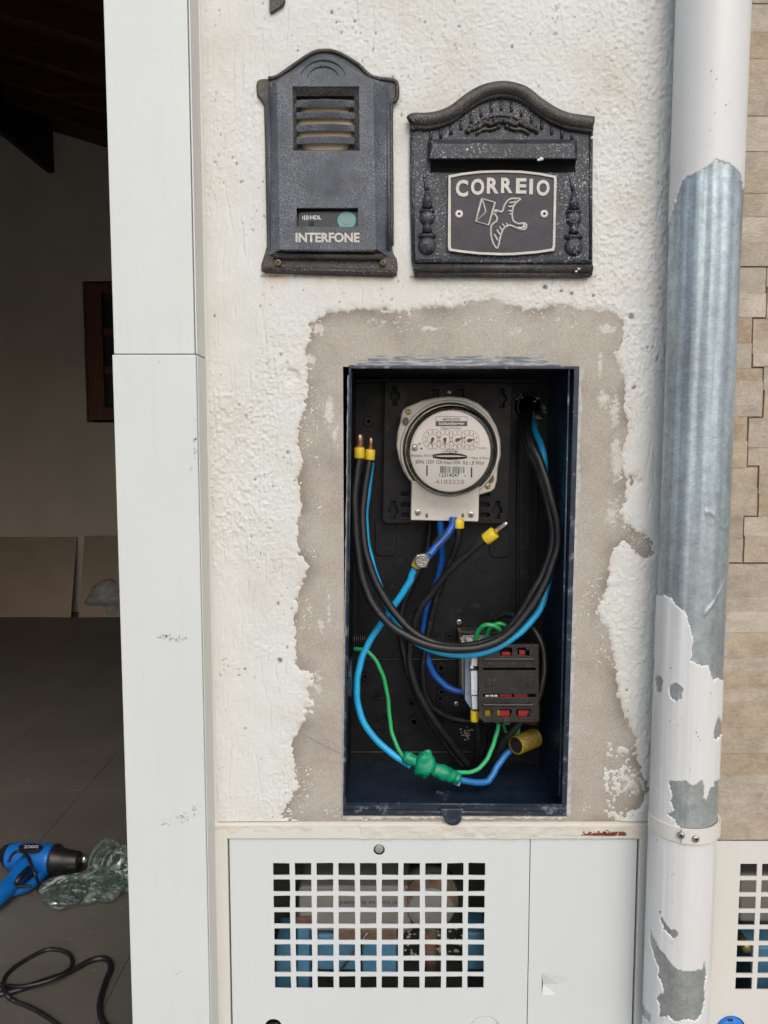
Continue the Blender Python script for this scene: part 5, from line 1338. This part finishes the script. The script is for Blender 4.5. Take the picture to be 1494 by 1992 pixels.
r3, q3 = cable("blue_cable", "light blue cable running under the two black loops along the bottom arc", lb, 6.6, M['lblue'])
# tape join
c1 = [(811,1097,.075),(803,1115,.078),(796,1132,.08),(782,1155,.085),(762,1185,.09),(740,1215,.095),(722,1243,.095),(706,1275,.09),(696,1310,.085),(694,1345,.08),(700,1385,.075),(716,1420,.07),(745,1452,.065),(775,1475,.06),(800,1490,.055)]
r4, q4 = cable("blue_cable", "light blue cable dropping from the steel bolt clamp to the green taped joint", c1, 6.6, M['lblue'])
dd_ = (q4[0] - q4[3]).normalized(); ferrule(r4, q4[2], dd_, 0.0078, 0.017)
c2 = [(885,1513,.058),(905,1519,.06),(930,1523,.065),(948,1520,.07),(957,1510,.075),(968,1490,.085),(983,1470,.095),(1000,1455,.105),(1020,1445,.12)]
r5, q5 = cable("blue_cable", "blue cable bending from the green taped joint up into the yellow conduit", c2, 6.4, mat("mid_blue_cable_sheath", (0.02, 0.17, 0.48), 0.38, var=0.15))
c3 = [(856,1005,.115),(857,1030,.12),(859,1060,.13),(860,1090,.14),(852,1125,.145),(838,1160,.15),(829,1195,.15),(824,1235,.15),(829,1275,.15),(843,1308,.15),(865,1332,.148),(888,1344,.145),(908,1346,.142)]
cable("blue_cable", "dark blue cable from under the meter curving into the breaker's left side", c3, 6.6, M['blue'])
c4 = [(882,1006,.100),(880,1022,.098),(872,1038,.094),(860,1052,.090),(848,1064,.086),(837,1077,.082),(828,1086,.078)]
r7, q7 = cable("blue_cable", "short blue lead with printed lettering between the meter and the bolt clamp", c4, 7.4, M['blue'])
pr_ = MB()
text("TRAVADO", (843, 1050.5, 883, 1056.5), 0.0795, M['ink'], mb=pr_, bold=.03, rot=rad(50))
text("CHUMBADO", (837, 1041.0, 873, 1046.5), 0.0795, M['ink'], mb=pr_, bold=.03, rot=rad(50))
pr_.build("printed_lettering", M['ink'], r7)
MB().tube([q7[-9], q7[-1]], 0.0066, 16).build("crimp_sleeve", mat("bright_blue_sleeve", (0.01, 0.20, 0.72), 0.35), r7, smooth=True)
c5 = [(893,1010,.100),(892,1035,.10),(889,1058,.105),(879,1085,.115),(868,1110,.12),(857,1140,.125),(847,1170,.13),(838,1205,.135),(829,1250,.14),(823,1295,.145),(824,1335,.15),(835,1368,.155),(855,1386,.16),(885,1398,.165),(925,1404,.165)]
r8, q8 = cable("black_cable", "black cable leaving the meter's yellow ferrule and ending at the breaker foot", c5, 6.8, M['blk'])
ferrule(r8, P(893, 1026, .10), (0, 0, 1), 0.0085, 0.014)
c6 = [(948,1047,.05),(930,1060,.055),(905,1081,.065),(880,1104,.075),(860,1127,.085),(840,1153,.095),(820,1180,.10),(808,1208,.105),(799,1240,.11),(797,1280,.112),(804,1320,.112),(820,1360,.115),(845,1402,.12),(870,1435,.13),(893,1465,.14),(912,1488,.15)]
r9, q9 = cable("black_cable", "black cable with a loose yellow ferrule and bare tip pointing right of the meter", c6, 7.4, M['blk'])
dd_ = (P(980, 1021, .038) - P(943, 1050, .052)).normalized(); ferrule(r9, q9[1], dd_, 0.0100, 0.018, 0.026, M['tin'], 0.36)
c7 = [(837,1008,.15),(836,1035,.155),(830,1070,.16),(817,1105,.165),(800,1140,.165),(785,1175,.165),(779,1210,.165),(782,1250,.165),(791,1300,.16),(808,1345,.155),(830,1390,.15),(855,1432,.15),(880,1465,.15),(902,1490,.155)]
cable("black_cable", "rearmost thin black cable hanging from the meter's left underside", c7, 6.2, M['blk'])
c8 = [(950,1225,.15),(962,1208,.14),(980,1195,.13),(1005,1199,.115),(1030,1215,.095),(1050,1245,.08),(1059,1285,.07),(1057,1325,.062),(1045,1362,.06),(1025,1393,.062),(1000,1420,.07),(975,1448,.085),(955,1475,.11)]
cable("black_cable", "black cable arching over the right side of the terminal cover", c8, 6.4, M['blk'])
c9 = [(926,1398,.09),(929,1420,.10),(929,1445,.115),(926,1475,.14),(918,1495,.16)]
r10, _ = cable("black_cable", "short black cable dropping from the yellow ferrule under the breaker", c9, 6.2, M['blk'])
ferrule(r10, P(923, 1401, .08), (0, 0, 1), 0.0068, 0.017)
cable("black_cable", "short black cable beneath the terminal cover's left window", [(952,1400,.10),(953,1425,.12),(949,1455,.14),(940,1485,.16)], 6.0, M['blk'])
g1 = [(690,1262,.10),(700,1263,.095),(714,1268,.09),(730,1283,.085),(744,1310,.082),(752,1345,.08),(757,1385,.075),(762,1420,.068),(770,1447,.06),(782,1470,.055),(795,1482,.052)]
cable("green_wire", "thin green wire from the left grommet down to the taped joint", g1, 4.0, M['green'], "wire")
g2 = [(880,1503,.056),(900,1503,.06),(918,1501,.064),(935,1492,.07),(948,1475,.075),(959,1450,.08),(967,1425,.085),(971,1398,.09)]
cable("green_wire", "green wire rising from the taped joint to under the terminal cover", g2, 4.2, mat("bright_green_sheath", (0.03, 0.42, 0.15), 0.36), "wire")
g3 = [(978,1400,.09),(981,1415,.095),(987,1428,.10),(997,1435,.105),(1006,1428,.10),(1010,1418,.1)]
cable("green_wire", "short green loop tucked beside the yellow conduit's mouth", g3, 2.9, M['green'], "wire")
g4 = [(926,1250,.09),(927,1238,.085),(933,1224,.078),(944,1216,.072),(957,1216,.07),(968,1222,.072),(976,1234,.08)]
r11, _ = cable("green_wire", "green jumper arching from the yellow sleeve above the breaker", g4, 4.6, M['green'], "wire")
ferrule(r11, P(926.5, 1254, .09), (0.02, 0, 1), 0.0046, 0.010)
g5 = [(943,1246,.10),(948,1234,.095),(955,1222,.09),(966,1214,.085),(978,1214,.085),(988,1222,.09)]
r12, _ = cable("green_wire", "second green jumper partly hidden behind the first above the breaker", g5, 4.2, M['green'], "wire")
# split bolt clamp
sb = thing("bolt_clamp", "steel split bolt clamp joining two blue cables below the meter", "clamp", P(820, 1091, .07))
c = P(820, 1091, .068); k = MPP(1091, .068); r = 15.5 * k
hx = [(c.x + r * math.cos(rad(60 * i + 8)), c.z + r * math.sin(rad(60 * i + 8))) for i in range(6)]
plate("hex_nut", [hx], c.y - .006, c.y + .010, M['steel'], sb, bevel=0.0012)
R3 = Matrix.Identity(3)
MB().lathe((c.x, c.y - .006, c.z), [(r * .80, 0), (r * .80, -0.003), (r * .70, -.0045), (r * .55, -.0045), (r * .55, -.001), (0.00001, -.001)], 28).build("bolt_end", M['tin'], sb, smooth=False)
for dx, dz, w, h_ in ((-.32, .1, .18, .45), (.3, .32, .2, .2), (.28, -.25, .22, .25), (-.15, -.45, .3, .14)):
    MB().box(c.x + (dx - w) * r, c.x + (dx + w) * r, c.y - .0105, c.y - .004, c.z + (dz - h_) * r, c.z + (dz + h_) * r).build("clamp_jaw", M['steel'], sb, bevel=0.0006)
MB().tube([P(805, 1106, .074), P(836, 1078, .08)], 0.0062, 12).build("clamp_body", M['steel'], sb, smooth=True)
# green taped joint
tj = thing("taped_joint", "lumpy joint wrapped in shiny green tape at the bottom of the box", "taped joint", P(835, 1490, .05))
def wrap(pts, rs, name):
    q_ = crom([P(*p) for p in pts], 7)
    R = []
    for i in range(len(q_)):
        t = i / (len(q_) - 1) * (len(rs) - 1); j = min(int(t), len(rs) - 2); f = t - j
        R.append((rs[j] * (1 - f) + rs[j + 1] * f) * (1 + 0.025 * math.sin(i * 1.1)) * 0.00083)
    b_ = MB().tube(q_, R, 18)
    rr_ = random.Random(4)
    nv_ = []
    for i_, v in enumerate(b_.v):
        r_i, k_i = divmod(i_, 18); c_ = q_[r_i]
        fr_ = (r_i * 0.21 + k_i / 18 + 0.12 * math.sin(k_i * .9)) % 1.0
        s_ = 1 + 0.11 * (fr_ - .5) + 0.05 * math.sin(k_i * 1.3 + r_i * .5)
        nv_.append(tuple(c_ + (Vector(v) - c_) * s_))
    b_.v = nv_
    return b_.build(name, M['tape'], tj, smooth=True)
wrap([(785,1470,.054),(797,1476,.052),(812,1482,.048)], [9, 13, 12, 11, 10], "tape_wrap")
wrap([(868 - 28, 1496, .050), (862,1503,.05),(880,1510,.054),(892,1516,.056)], [13, 15, 14, 13, 12], "tape_wrap")
b = MB(); cb = P(826, 1487, .045); vs = []; fs = []
nu, nv = 22, 14; rr = random.Random(8)
for j in range(nv + 1):
    for i in range(nu):
        ph = math.pi * j / nv; a = 2 * math.pi * i / nu
        w = 1 + 0.10 * math.sin(3 * a + 2 * ph) + 0.08 * math.sin(5 * ph + a) + 0.12 * (((j * .37 + i / nu * 2) % 1) - .5) + rr.uniform(-.015, .015)
        vs.append((cb.x + .0165 * w * math.sin(ph) * math.cos(a) + .002 * math.cos(ph), cb.y + .016 * w * math.sin(ph) * math.sin(a), cb.z + .0215 * w * math.cos(ph)))
for j in range(nv):
    for i in range(nu): fs.append((j * nu + i, j * nu + (i + 1) % nu, (j + 1) * nu + (i + 1) % nu, (j + 1) * nu + i))
b.add(vs, fs); b.build("tape_lump", M['tape'], tj, smooth=True)
MB().tube([P(884, 1521, .052), P(894, 1526, .052)], 0.0038, 10).build("cut_end", mat("pale_blue_cut_end", (0.25, 0.45, 0.70), 0.4), tj, smooth=True)

# breaker and terminal cover
bk = thing("circuit_breaker", "light grey circuit breaker with mottled side left of the terminal cover", "breaker", P(915, 1390, .1))
def pprism(pts, yf, yb2, name, m, parent, bevel=0.0):
    return plate(name, [pl(pts, yf)], yf, yb2, m, parent, bevel=bevel)
pprism([(905,1268),(918,1266),(918,1375),(917,1380),(905,1362)], 0.088, 0.15, "breaker_side", M['brkside'], bk)
pprism([(917,1266),(929,1266),(929,1296),(917,1296)], 0.062, 0.15, "breaker_front", M['brk'], bk, 0.0008)
pprism([(916,1306),(929,1306),(929,1352),(917,1352)], 0.062, 0.15, "breaker_front", M['brk'], bk, 0.0008)
pprism([(917.5,1354),(929,1354),(929,1380),(919,1380)], 0.066, 0.15, "breaker_front", M['brk'], bk, 0.0008)
pprism([(915,1297),(928,1297),(928,1305),(915,1305)], 0.068, 0.15, "toggle_gap", M['name'], bk, 0.0004)
pprism([(915,1295),(921,1295),(921,1301),(915,1301)], 0.060, 0.07, "toggle", M['brk'], bk, 0.0006)
pprism([(898,1248),(904,1248),(904,1350),(899,1340)], 0.12, 0.16, "breaker_frame", M['beige'], bk, 0.0006)
text("S", (921, 1317, 924, 1321), 0.0618, M['brkside'], bk); text("14", (921, 1342, 925, 1347), 0.0618, M['brkside'], bk)
plate("breaker_base", [pl([(892,1228),(985,1230),(985,1345),(892,1345)], 0.15), pl([(898,1234),(915,1234),(915,1340),(898,1340)], 0.15)], 0.150, 0.185, M['cover'], bk, bevel=0.0012)
pprism([(899,1236),(940,1236),(960,1240),(960,1256),(899,1256)], 0.146, 0.149, "breaker_label_area", mat("worn_grey_label", (0.20, 0.195, 0.18), 0.5, var=0.3, vs=120), bk, 0.0006)
tb = thing("terminal_cover", "smoky black terminal cover with red windows in the lower right of the box", "terminal cover", P(990, 1405, .06))
YT = 0.052
co = [(931,1254),(1048,1254),(1049,1402),(1044,1405),(942,1405),(932,1396)]
wins = [[(972,1260),(995,1260),(997,1265),(995,1276),(973,1276)], [(1007,1260),(1030,1260),(1030,1276),(1007,1274)],
        [(940,1299),(1042,1299),(1042,1304.5),(940,1304.5)], [(940,1350),(1042,1350),(1042,1356.5),(940,1356.5)],
        [(943,1380),(955,1380),(957,1383),(956,1393),(943,1394),(941,1391)], [(968,1380),(994,1380),(996,1384),(992,1395),(972,1396),(967,1389)], [(1005,1380),(1032,1380),(1034,1384),(1030,1395),(1009,1396),(1004,1389)]]
plate("cover_plate", [pl(co, YT)] + [pl(w, YT) for w in wins], YT, YT + .003, M['cover'], tb, bevel=0.0006)
loft("cover_side", [(927,1250),(1053,1250),(1054,1406),(1048,1411),(939,1411),(927,1400)], co, YT + .05, YT + .001, M['cover'], tb)
MB().pbox(934, 1048, 1258, 1400, YT + .014, YT + .04).build("terminal_block", M['hole'], tb)
for (x0, x1, y0, y1) in ((976,993,1269,1275),(1010,1022,1265,1274),(971,996,1350,1356),(1000,1026,1350,1356),(972,992,1382,1394),(1008,1030,1382,1394)):
    MB().pbox(x0, x1, y0, y1, YT + .0055, YT + .012).build("red_terminal", M['red'], tb, bevel=0.0005)
MB().pbox(943, 955, 1381, 1393, YT + .006, YT + .012).build("yellow_terminal", M['conduit'], tb, bevel=0.0005)
MB().pbox(966, 972, 1381, 1393, YT + .005, YT + .012).build("yellow_terminal", M['conduit'], tb, bevel=0.0005)
b = MB()
for x_ in (944, 953, 961): b.pbox(x_, x_ + 7, 1352, 1355, YT + .004, YT + .008)
b.build("metal_terminals", M['brk'], tb)
for (y0, y1) in ((1281, 1285), (1370, 1375)):
    MB().pbox(940, 1038 if y0 > 1300 else 1040, y0, y1, YT - .0035, YT - .0002).build("cover_ridge", M['cover'], tb, bevel=0.0012)
for (px, py, r) in ((952,1293,4.5),(1027,1260,4.5),(951,1328,8),(1032,1328,8),(1026,1363,5)):
    c = P(px, py, YT); rk = r * MPP(py, YT)
    MB().lathe(c, [(rk, 0.0002), (rk, -0.0012), (rk * .85, -0.0014), (rk * .8, -0.0004), (0.00001, -0.0004)], 22).build("cover_boss", M['cover'], tb)
MB().pbox(979, 993, 1400, 1411, YT - .002, YT + .01).build("cover_clip", M['name'], tb, bevel=0.001)

# corrugated conduit mouth
cf = thing("conduit", "olive yellow corrugated conduit end at the lower right of the box", "conduit", P(1022, 1440, .1))
a_, b2 = P(1003, 1450, .085), P(1041, 1435, .125)
q_ = [a_ + (b2 - a_) * (i / 120) for i in range(121)]
MB().tube(q_, [0.0132 + 0.0030 * (abs(math.sin(i / 120 * math.pi * 10)) ** .5) for i in range(121)], 26, cap=False).build("corrugated_tube", M['conduit'], cf, smooth=True)
MB().tube(q_[5:], 0.0124, 20).build("dark_bore", M['hole'], cf)
# ------------------------------------------------------------------ the dark room behind the doorway
YW = 5.2
RXA, RXB = -3.6, 1.6
floor = thing("floor", None, None, (0, 2.5, -0.004)); floor['kind'] = 'structure'
mk("grout_bed", [(RXA - .1, 0.0, -0.004), (RXB + .1, 0.0, -0.004), (RXB + .1, YW + .1, -0.004), (RXA - .1, YW + .1, -0.004)], [(0, 1, 2, 3)], M['grout'], floor)
ts = 0.52; rr = random.Random(21)
y_ = 0.008 + 0.36 - ts
k1 = FL(150, 1872).y      # a joint seen in the photograph
y0_ = k1 - ts * math.ceil((k1 - 0.02) / ts)
x0_ = FL(232, 1900).x + 0.0
protos = []
def tile_me(w, d):
    b = MB().box(-w / 2, w / 2, -d / 2, d / 2, -0.004, 0.0)
    me = bpy.data.meshes.new("tile"); me.from_pydata(b.v, [], b.f); me.materials.append(M['tile']); return me
tme = tile_me(ts - .002, ts - .002)
for i in range(-7, 4):
    for j in range(0, 12):
        cx, cy = x0_ + (i + .5) * ts, y0_ + (j + .5) * ts
        if cy > YW + .2 or cx < RXA - .2 or cx > RXB + .2 or cy < 0.0: continue
        o = bpy.data.objects.new("tile", tme); COL.objects.link(o); o.parent = floor
        o.location = Vector((cx, cy, 0)) - WL[floor.name]
        WL[o.name] = Vector((cx, cy, 0))
# walls of the room
bw = thing("room_wall", "dim beige plastered back wall of the dark room with a wooden window", "wall", (-1, YW, 0))
w0, w1 = P(160, 547, YW), P(300, 822, YW)
wx0, wx1, wz0, wz1 = w0.x, w0.x + 1.1, w1.z, w0.z
gridplate("plaster_face", [RXA - .2, wx0, wx1, RXB + .2], [-0.05, wz0, wz1, 5.6], lambda x, z: wx0 < x < wx1 and wz0 < z < wz1, YW, YW + .15, M['roomwall'], bw)
for nm, xa, xb_, lab in (("room_wall", RXA - .15, RXA, "plain side wall of the dark room on the left, out of sight"), ("room_wall", RXB, RXB + .15, "plain side wall of the dark room behind the street wall")):
    MB().box(xa, xb_, 0.26, YW, -0.05, 5.6).build(nm, M['roomwall'], None, label=lab, cat="wall")
mk("inner_face", *(lambda b: (b.v, b.f))(MB().box(RXA - .15, RXB + .15, 0.251, 0.259, 2.53, 5.6).box(-0.2, RXB + .15, 0.2512, 0.259, 0, 2.53).box(RXA - .15, -3.05, 0.2512, 0.259, 0, 2.53)), M['roomwall'], wall)
mk("upper_gable", *(lambda b: (b.v, b.f))(MB().box(RXA - .15, RXB + .15, 0.12, 0.25, WALLH + .051, 5.6)), M['roomwall'], wall)
wi = thing("window", "dark red brown wooden window with small panes on the room's back wall", "window", ((wx0 + wx1) / 2, YW, wz0))
fw = 0.13
gridplate("window_frame", [wx0 + .03, wx0 + .03 + fw, wx1 - .03 - fw, wx1 - .03], [wz0 + .02, wz0 + .02 + .10, wz1 - .10, wz1 - .02], lambda x, z: wx0 + .03 + fw < x < wx1 - .03 - fw and wz0 + .12 < z < wz1 - .10, YW - .03, YW + .08, M['winwood'], wi, bevel=0.004)
gxs = [wx0 + .03 + fw + (wx1 - wx0 - .06 - 2 * fw) * i / 3 for i in range(4)]
gzs = [wz0 + .12 + (wz1 - wz0 - .22) * j / 3 for j in range(4)]
for x_ in gxs[1:3]: MB().box(x_ - .025, x_ + .025, YW - .01, YW + .05, gzs[0], gzs[3]).build("glazing_bar", M['winwood'], wi, bevel=0.003)
for z_ in gzs[1:3]: MB().box(gxs[0], gxs[3], YW - .0085, YW + .048, z_ - .03, z_ + .03).build("glazing_bar", M['winwood'], wi, bevel=0.003)
for i in range(3):
    for j in range(3):
        MB().box(gxs[i], gxs[i + 1], YW + .03, YW + .036, gzs[j], gzs[j + 1]).build("pane", M['pane'], wi)
MB().box(wx0 - .05, wx1 + .05, YW + .16, YW + .2, wz0 - .05, wz1 + .05).build("shutter_board", M['beam'], wi)
# sloping wooden roof
p1, p2 = P(200, 285, YW), P(105, 256, YW)
sl = (p2.z - p1.z) / (p2.x - p1.x)
zroof = lambda x: p1.z + sl * (x - p1.x)
rf = thing("wooden_roof", "dark sloping plank roof with rafters above the room", "roof", (-1, 2.5, zroof(-1)))
n_pl = 26
for i in range(n_pl):
    ya, yb2 = 0.1 + (YW - 0.0) * i / n_pl, 0.1 + (YW - 0.0) * (i + 1) / n_pl - .004
    vs = []
    for y_ in (ya, yb2):
        for x_ in (RXA - .2, RXB + .2):
            vs.append((x_, y_, zroof(x_)))
    lo = [vs[0], vs[1], vs[3], vs[2]]
    MB().hexa(lo + [(x, y, z + .025) for x, y, z in lo]).build("roof_plank", M['wood'], rf)
mk("roof_cover", *(lambda b: (b.v, b.f))(MB().hexa([(RXA - .3, -.02, zroof(RXA - .3) + .03), (2.25, -.02, zroof(2.25) + .03), (2.25, YW + .2, zroof(2.25) + .03), (RXA - .3, YW + .2, zroof(RXA - .3) + .03),
     (RXA - .3, -.02, zroof(RXA - .3) + .1), (2.25, -.02, zroof(2.25) + .1), (2.25, YW + .2, zroof(2.25) + .1), (RXA - .3, YW + .2, zroof(RXA - .3) + .1)])), M['beam'], rf)
for py in (84, 157, 213, 253):
    d0 = ray(194, py); t = None
    # hit the roof plane 0.12 m below the planks
    for s_ in np.linspace(1, 12, 2200):
        p = CAMP + d0 * float(s_)
        if p.z > zroof(p.x) - .12: t = p; break
    yy = t.y
    vs = [(RXA - .2, yy, zroof(RXA - .2) - .12), (RXB + .2, yy, zroof(RXB + .2) - .12), (RXB + .2, yy + .06, zroof(RXB + .2) - .12), (RXA - .2, yy + .06, zroof(RXA - .2) - .12)]
    MB().hexa(vs + [(x, y, z + .119) for x, y, z in vs]).build("rafter", M['wood'], rf, bevel=0.003)
bb = P(106, 337, YW - .01); bt = P(106, 250, YW - .01)
MB().box(bb.x - .055, bb.x, 0.3, YW - .01, bb.z, bb.z + 0.42).build("ridge_beam", M['beam'], rf, bevel=0.004)
# hanging lamp glint
c = P(190, 60, 3.2)
lm = thing("ceiling_lamp", "small metal ceiling lamp under the dark roof beside the jamb", "lamp", c)
MB().lathe(c, [(0.010, 0.0), (0.028, 0.004), (0.034, 0.022), (0.02, 0.05), (0.008, 0.06), (0.008, 0.9)], 20, axis='z').build("lamp_shade", M['chrome'], lm, smooth=True)
# boards leaning on the back wall
def board(px0, px1, py0, py1, label, lean=0.16):
    zb = 0.002; b0 = FL(px0, py1); b1 = FL(px1, py1)
    yb0 = YW - lean - .05
    xa = P(px0, py1, yb0).x; xb_ = P(px1, py1, yb0).x
    zt_ = P((px0 + px1) / 2, py0, YW - .03).z
    th = .012
    vs = [(xa, yb0, zb), (xb_, yb0, zb), (xb_, yb0 + th, zb), (xa, yb0 + th, zb), (xa, YW - .02 - th, zt_), (xb_, YW - .02 - th, zt_), (xb_, YW - .02, zt_), (xa, YW - .02, zt_)]
    return MB().hexa(vs).build("leaning_board", M['board'], None, bevel=0.002, label=label, cat="board", group="boards leaning on the back wall")
board(-190, 137, 1045, 1186, "wide beige board leaning on the back wall, the left one")
board(152, 330, 1043, 1182, "beige board leaning on the back wall, partly hidden by the jamb")
# white sack
c = FL(222, 1192); b = MB(); vs = []; fs = []; rr = random.Random(31)
nu, nv = 30, 18
for j in range(nv + 1):
    for i in range(nu):
        ph = math.pi * j / nv; a = 2 * math.pi * i / nu
        w = 1 + .10 * math.sin(4 * a + 3 * ph) + .08 * math.sin(7 * ph + 2 * a) + rr.uniform(-.03, .03)
        vs.append((c.x + .20 * w * math.sin(ph) * math.cos(a), c.y - .05 + .15 * w * math.sin(ph) * math.sin(a), max(0.003, .15 + .16 * w * math.cos(ph))))
for j in range(nv):
    for i in range(nu): fs.append((j * nu + i, j * nu + (i + 1) % nu, (j + 1) * nu + (i + 1) % nu, (j + 1) * nu + i))
mk("sack", vs, [tuple(reversed(f)) for f in fs], M['wbag'], None, smooth=True, label="crumpled whitish sack on the floor in front of the leaning board", cat="sack")

# heat gun lying on the floor
def G(px, py, z): return FL(px, py, z)
hg = thing("heat_gun", "blue and black heat gun with a steel nozzle lying on the floor", "heat gun", G(80, 1740, 0))
zz = 0.062
ax = [G(9, 1665, zz), G(14, 1663, zz), G(24, 1664, zz), G(60, 1668, zz), G(85, 1672, zz), G(104, 1672, zz)]
kk = (G(60, 1640, zz) - G(60, 1700, zz)).length / 60
kx = (G(40, 1668, zz) - G(100, 1668, zz)).length / 60
def gt(name, pts, rpx, m, n=28, **kw): return MB().tube(pts, [r * kx for r in rpx], n).build(name, m, hg, smooth=True, **kw)
gt("rear_cap", [G(5, 1667, zz), G(7, 1666, zz), G(18, 1665, zz), G(22, 1665, zz)], [15, 20, 23, 23], M['gunblk'])
gt("blue_body", [G(17, 1665, zz), G(22, 1665, zz), G(50, 1666, zz), G(75, 1669, zz), G(100, 1672, zz), G(104, 1672, zz)], [22, 24, 26, 27, 28, 27], M['gun'])
gt("front_shroud", [G(103, 1672, zz), G(108, 1672, zz), G(112, 1673, zz), G(130, 1674, zz), G(152, 1675, zz), G(155, 1675, zz)], [27.5, 29, 24, 21, 18, 17], M['gunblk'])
gt("nozzle", [G(150, 1672, zz), G(160, 1671, zz), G(161, 1671, zz), G(166, 1671, zz), G(170, 1671, zz)], [8, 8, 9.5, 9.5, 8], M['chrome'], 20)
gt("handle", [G(62, 1672, zz), G(45, 1690, zz * .9), G(28, 1712, zz * .8), G(8, 1735, zz * .7), G(-18, 1758, zz * .6), G(-35, 1768, zz * .6)], [20, 18, 16.5, 15.5, 15.5, 14], M['gun'])
gt("hanging_bow", [G(95, 1690, .03), G(72, 1712, .025), G(50, 1728, .022), G(20, 1737, .022), G(-10, 1740, .02)], [9, 9, 8.5, 8, 8], M['gun'])
gt("trigger", [G(56, 1690, zz + .012), G(40, 1706, zz + .008), G(30, 1718, zz + .004)], [6, 6, 4], M['gunblk'])
cq = G(60, 1650, zz + .052)
b = MB(); n = 26
top = [G(60 + 24 * math.cos(2 * math.pi * i / n), 1647 + 6.5 * math.sin(2 * math.pi * i / n), zz + .048 - 0.010 * math.sin(2 * math.pi * i / n) * 0) for i in range(n)]
b.add(top + [p - Vector((0, 0, .012)) for p in top], [tuple(range(n))] + [(i, n + i, n + (i + 1) % n, (i + 1) % n) for i in range(n)])
b.build("label_badge", M['gunblk'], hg)
V_, F_ = text_geo("2000", .02)
lo, hi = V_.min(0), V_.max(0); o0, o1 = G(46, 1649.5, zz + .049), G(75, 1645, zz + .049); o0 = G(46, 1650, zz + .049)
vx = G(75, 1650, zz + .049) - o0; vy = G(46, 1644, zz + .049) - o0
mk("badge_print", [tuple(o0 + vx * float((v[0] - lo[0]) / (hi[0] - lo[0])) + vy * float((v[1] - lo[1]) / (hi[1] - lo[1]))) for v in V_], F_, M['print'], hg)
def floor_cable(name, label, pts, r, parent=None, z=None):
    q_ = crom([FL(a, c_, r if len(p_) == 2 else p_[2]) for p_ in pts for a, c_ in [p_[:2]]], 8)
    if parent is not None: return MB().tube(q_, r, 10).build(name, M['blk'], parent, smooth=True)
    o = MB().tube(q_, r, 10).build(name, M['blk'], None, smooth=True); return tag(o, label, "cord")
floor_cable("cord", None, [(17,1677,.10),(24,1662,.115),(38,1656,.118),(52,1664,.115),(62,1685,.11),(70,1705,.09),(76,1722,.04),(75,1733,.01),(82,1728,.03),(100,1710,.05),(125,1690,.05)], .0045, hg)
floor_cable("cord", None, [(74,1722,.03),(95,1715,.04),(120,1697,.05),(140,1685,.045)], .0045, hg)
floor_cable("cord", None, [(60,1724,.05),(35,1724,.05),(10,1726,.045),(-20,1728,.03)], .0045, hg)
floor_cable("floor_cord", "thick black cord lying in a hooked bend on the floor", [(-60,1950),(0,1934),(28,1928),(84,1909),(132,1892),(169,1872),(188,1865.5),(203,1864.5),(213,1871),(215,1886),(207,1905),(199,1930),(194,1954),(196,1978),(205,1994),(222,2010)], .0075)
floor_cable("floor_cord", "thinner black cord curling in an open loop on the floor", [(-50,1912),(0,1916),(42,1919,.016),(93,1908,.02),(127,1892,.02),(140,1876,.008),(138,1860),(125,1851),(106,1847),(84,1850),(42,1872),(14,1895),(6,1916),(13,1935,.02),(28,1947),(51,1956),(79,1970),(112,1993),(140,2020)], .0055)

# crumpled clear bag
def crumple(c0, sx, sy, sz, seed, name, root, rotz=0):
    nu, nv = 44, 26; vs = []; fs = []
    A_ = np.array([[2 * math.pi * i / nu for i in range(nu)] for j in range(nv + 1)]); PH = np.array([[math.pi * j / nv for i in range(nu)] for j in range(nv + 1)])
    f = np.abs(vnoise(3 + 1.7 * np.cos(A_) + PH * .9, 3 + 1.7 * np.sin(A_) + PH * .7, seed) - .5) * 2
    g_ = np.abs(vnoise(9 + 3.2 * np.cos(A_) + PH * 1.3, 9 + 3.2 * np.sin(A_) + PH * 1.1, seed + 1) - .5) * 2
    w = 0.72 + .40 * f + .16 * g_
    for j in range(nv + 1):
        for i in range(nu):
            x = sx * w[j][i] * math.sin(PH[j][i]) * math.cos(A_[j][i]); y = sy * w[j][i] * math.sin(PH[j][i]) * math.sin(A_[j][i])
            cr, sr = math.cos(rotz), math.sin(rotz)
            vs.append((c0.x + x * cr - y * sr, c0.y + x * sr + y * cr, max(.002 + .004 * g_[j][i], c0.z + sz * w[j][i] * math.cos(PH[j][i]))))
    for j in range(nv):
        for i in range(nu): fs.append((j * nu + i, (j + 1) * nu + i, (j + 1) * nu + (i + 1) % nu, j * nu + (i + 1) % nu))
    mk(name, vs, fs, M['bag'], root)
bg_ = thing("plastic_bag", "crumpled greenish clear plastic bag beside the heat gun nozzle", "bag", G(180, 1720, 0))
crumple(G(222, 1690, .045), .080, .10, .075, 3, "bag_bulge", bg_, .4)
crumple(G(142, 1732, .03), .105, .070, .045, 8, "bag_bulge", bg_, .35)
crumple(G(192, 1722, .03), .08, .07, .045, 15, "bag_bulge", bg_, 0)
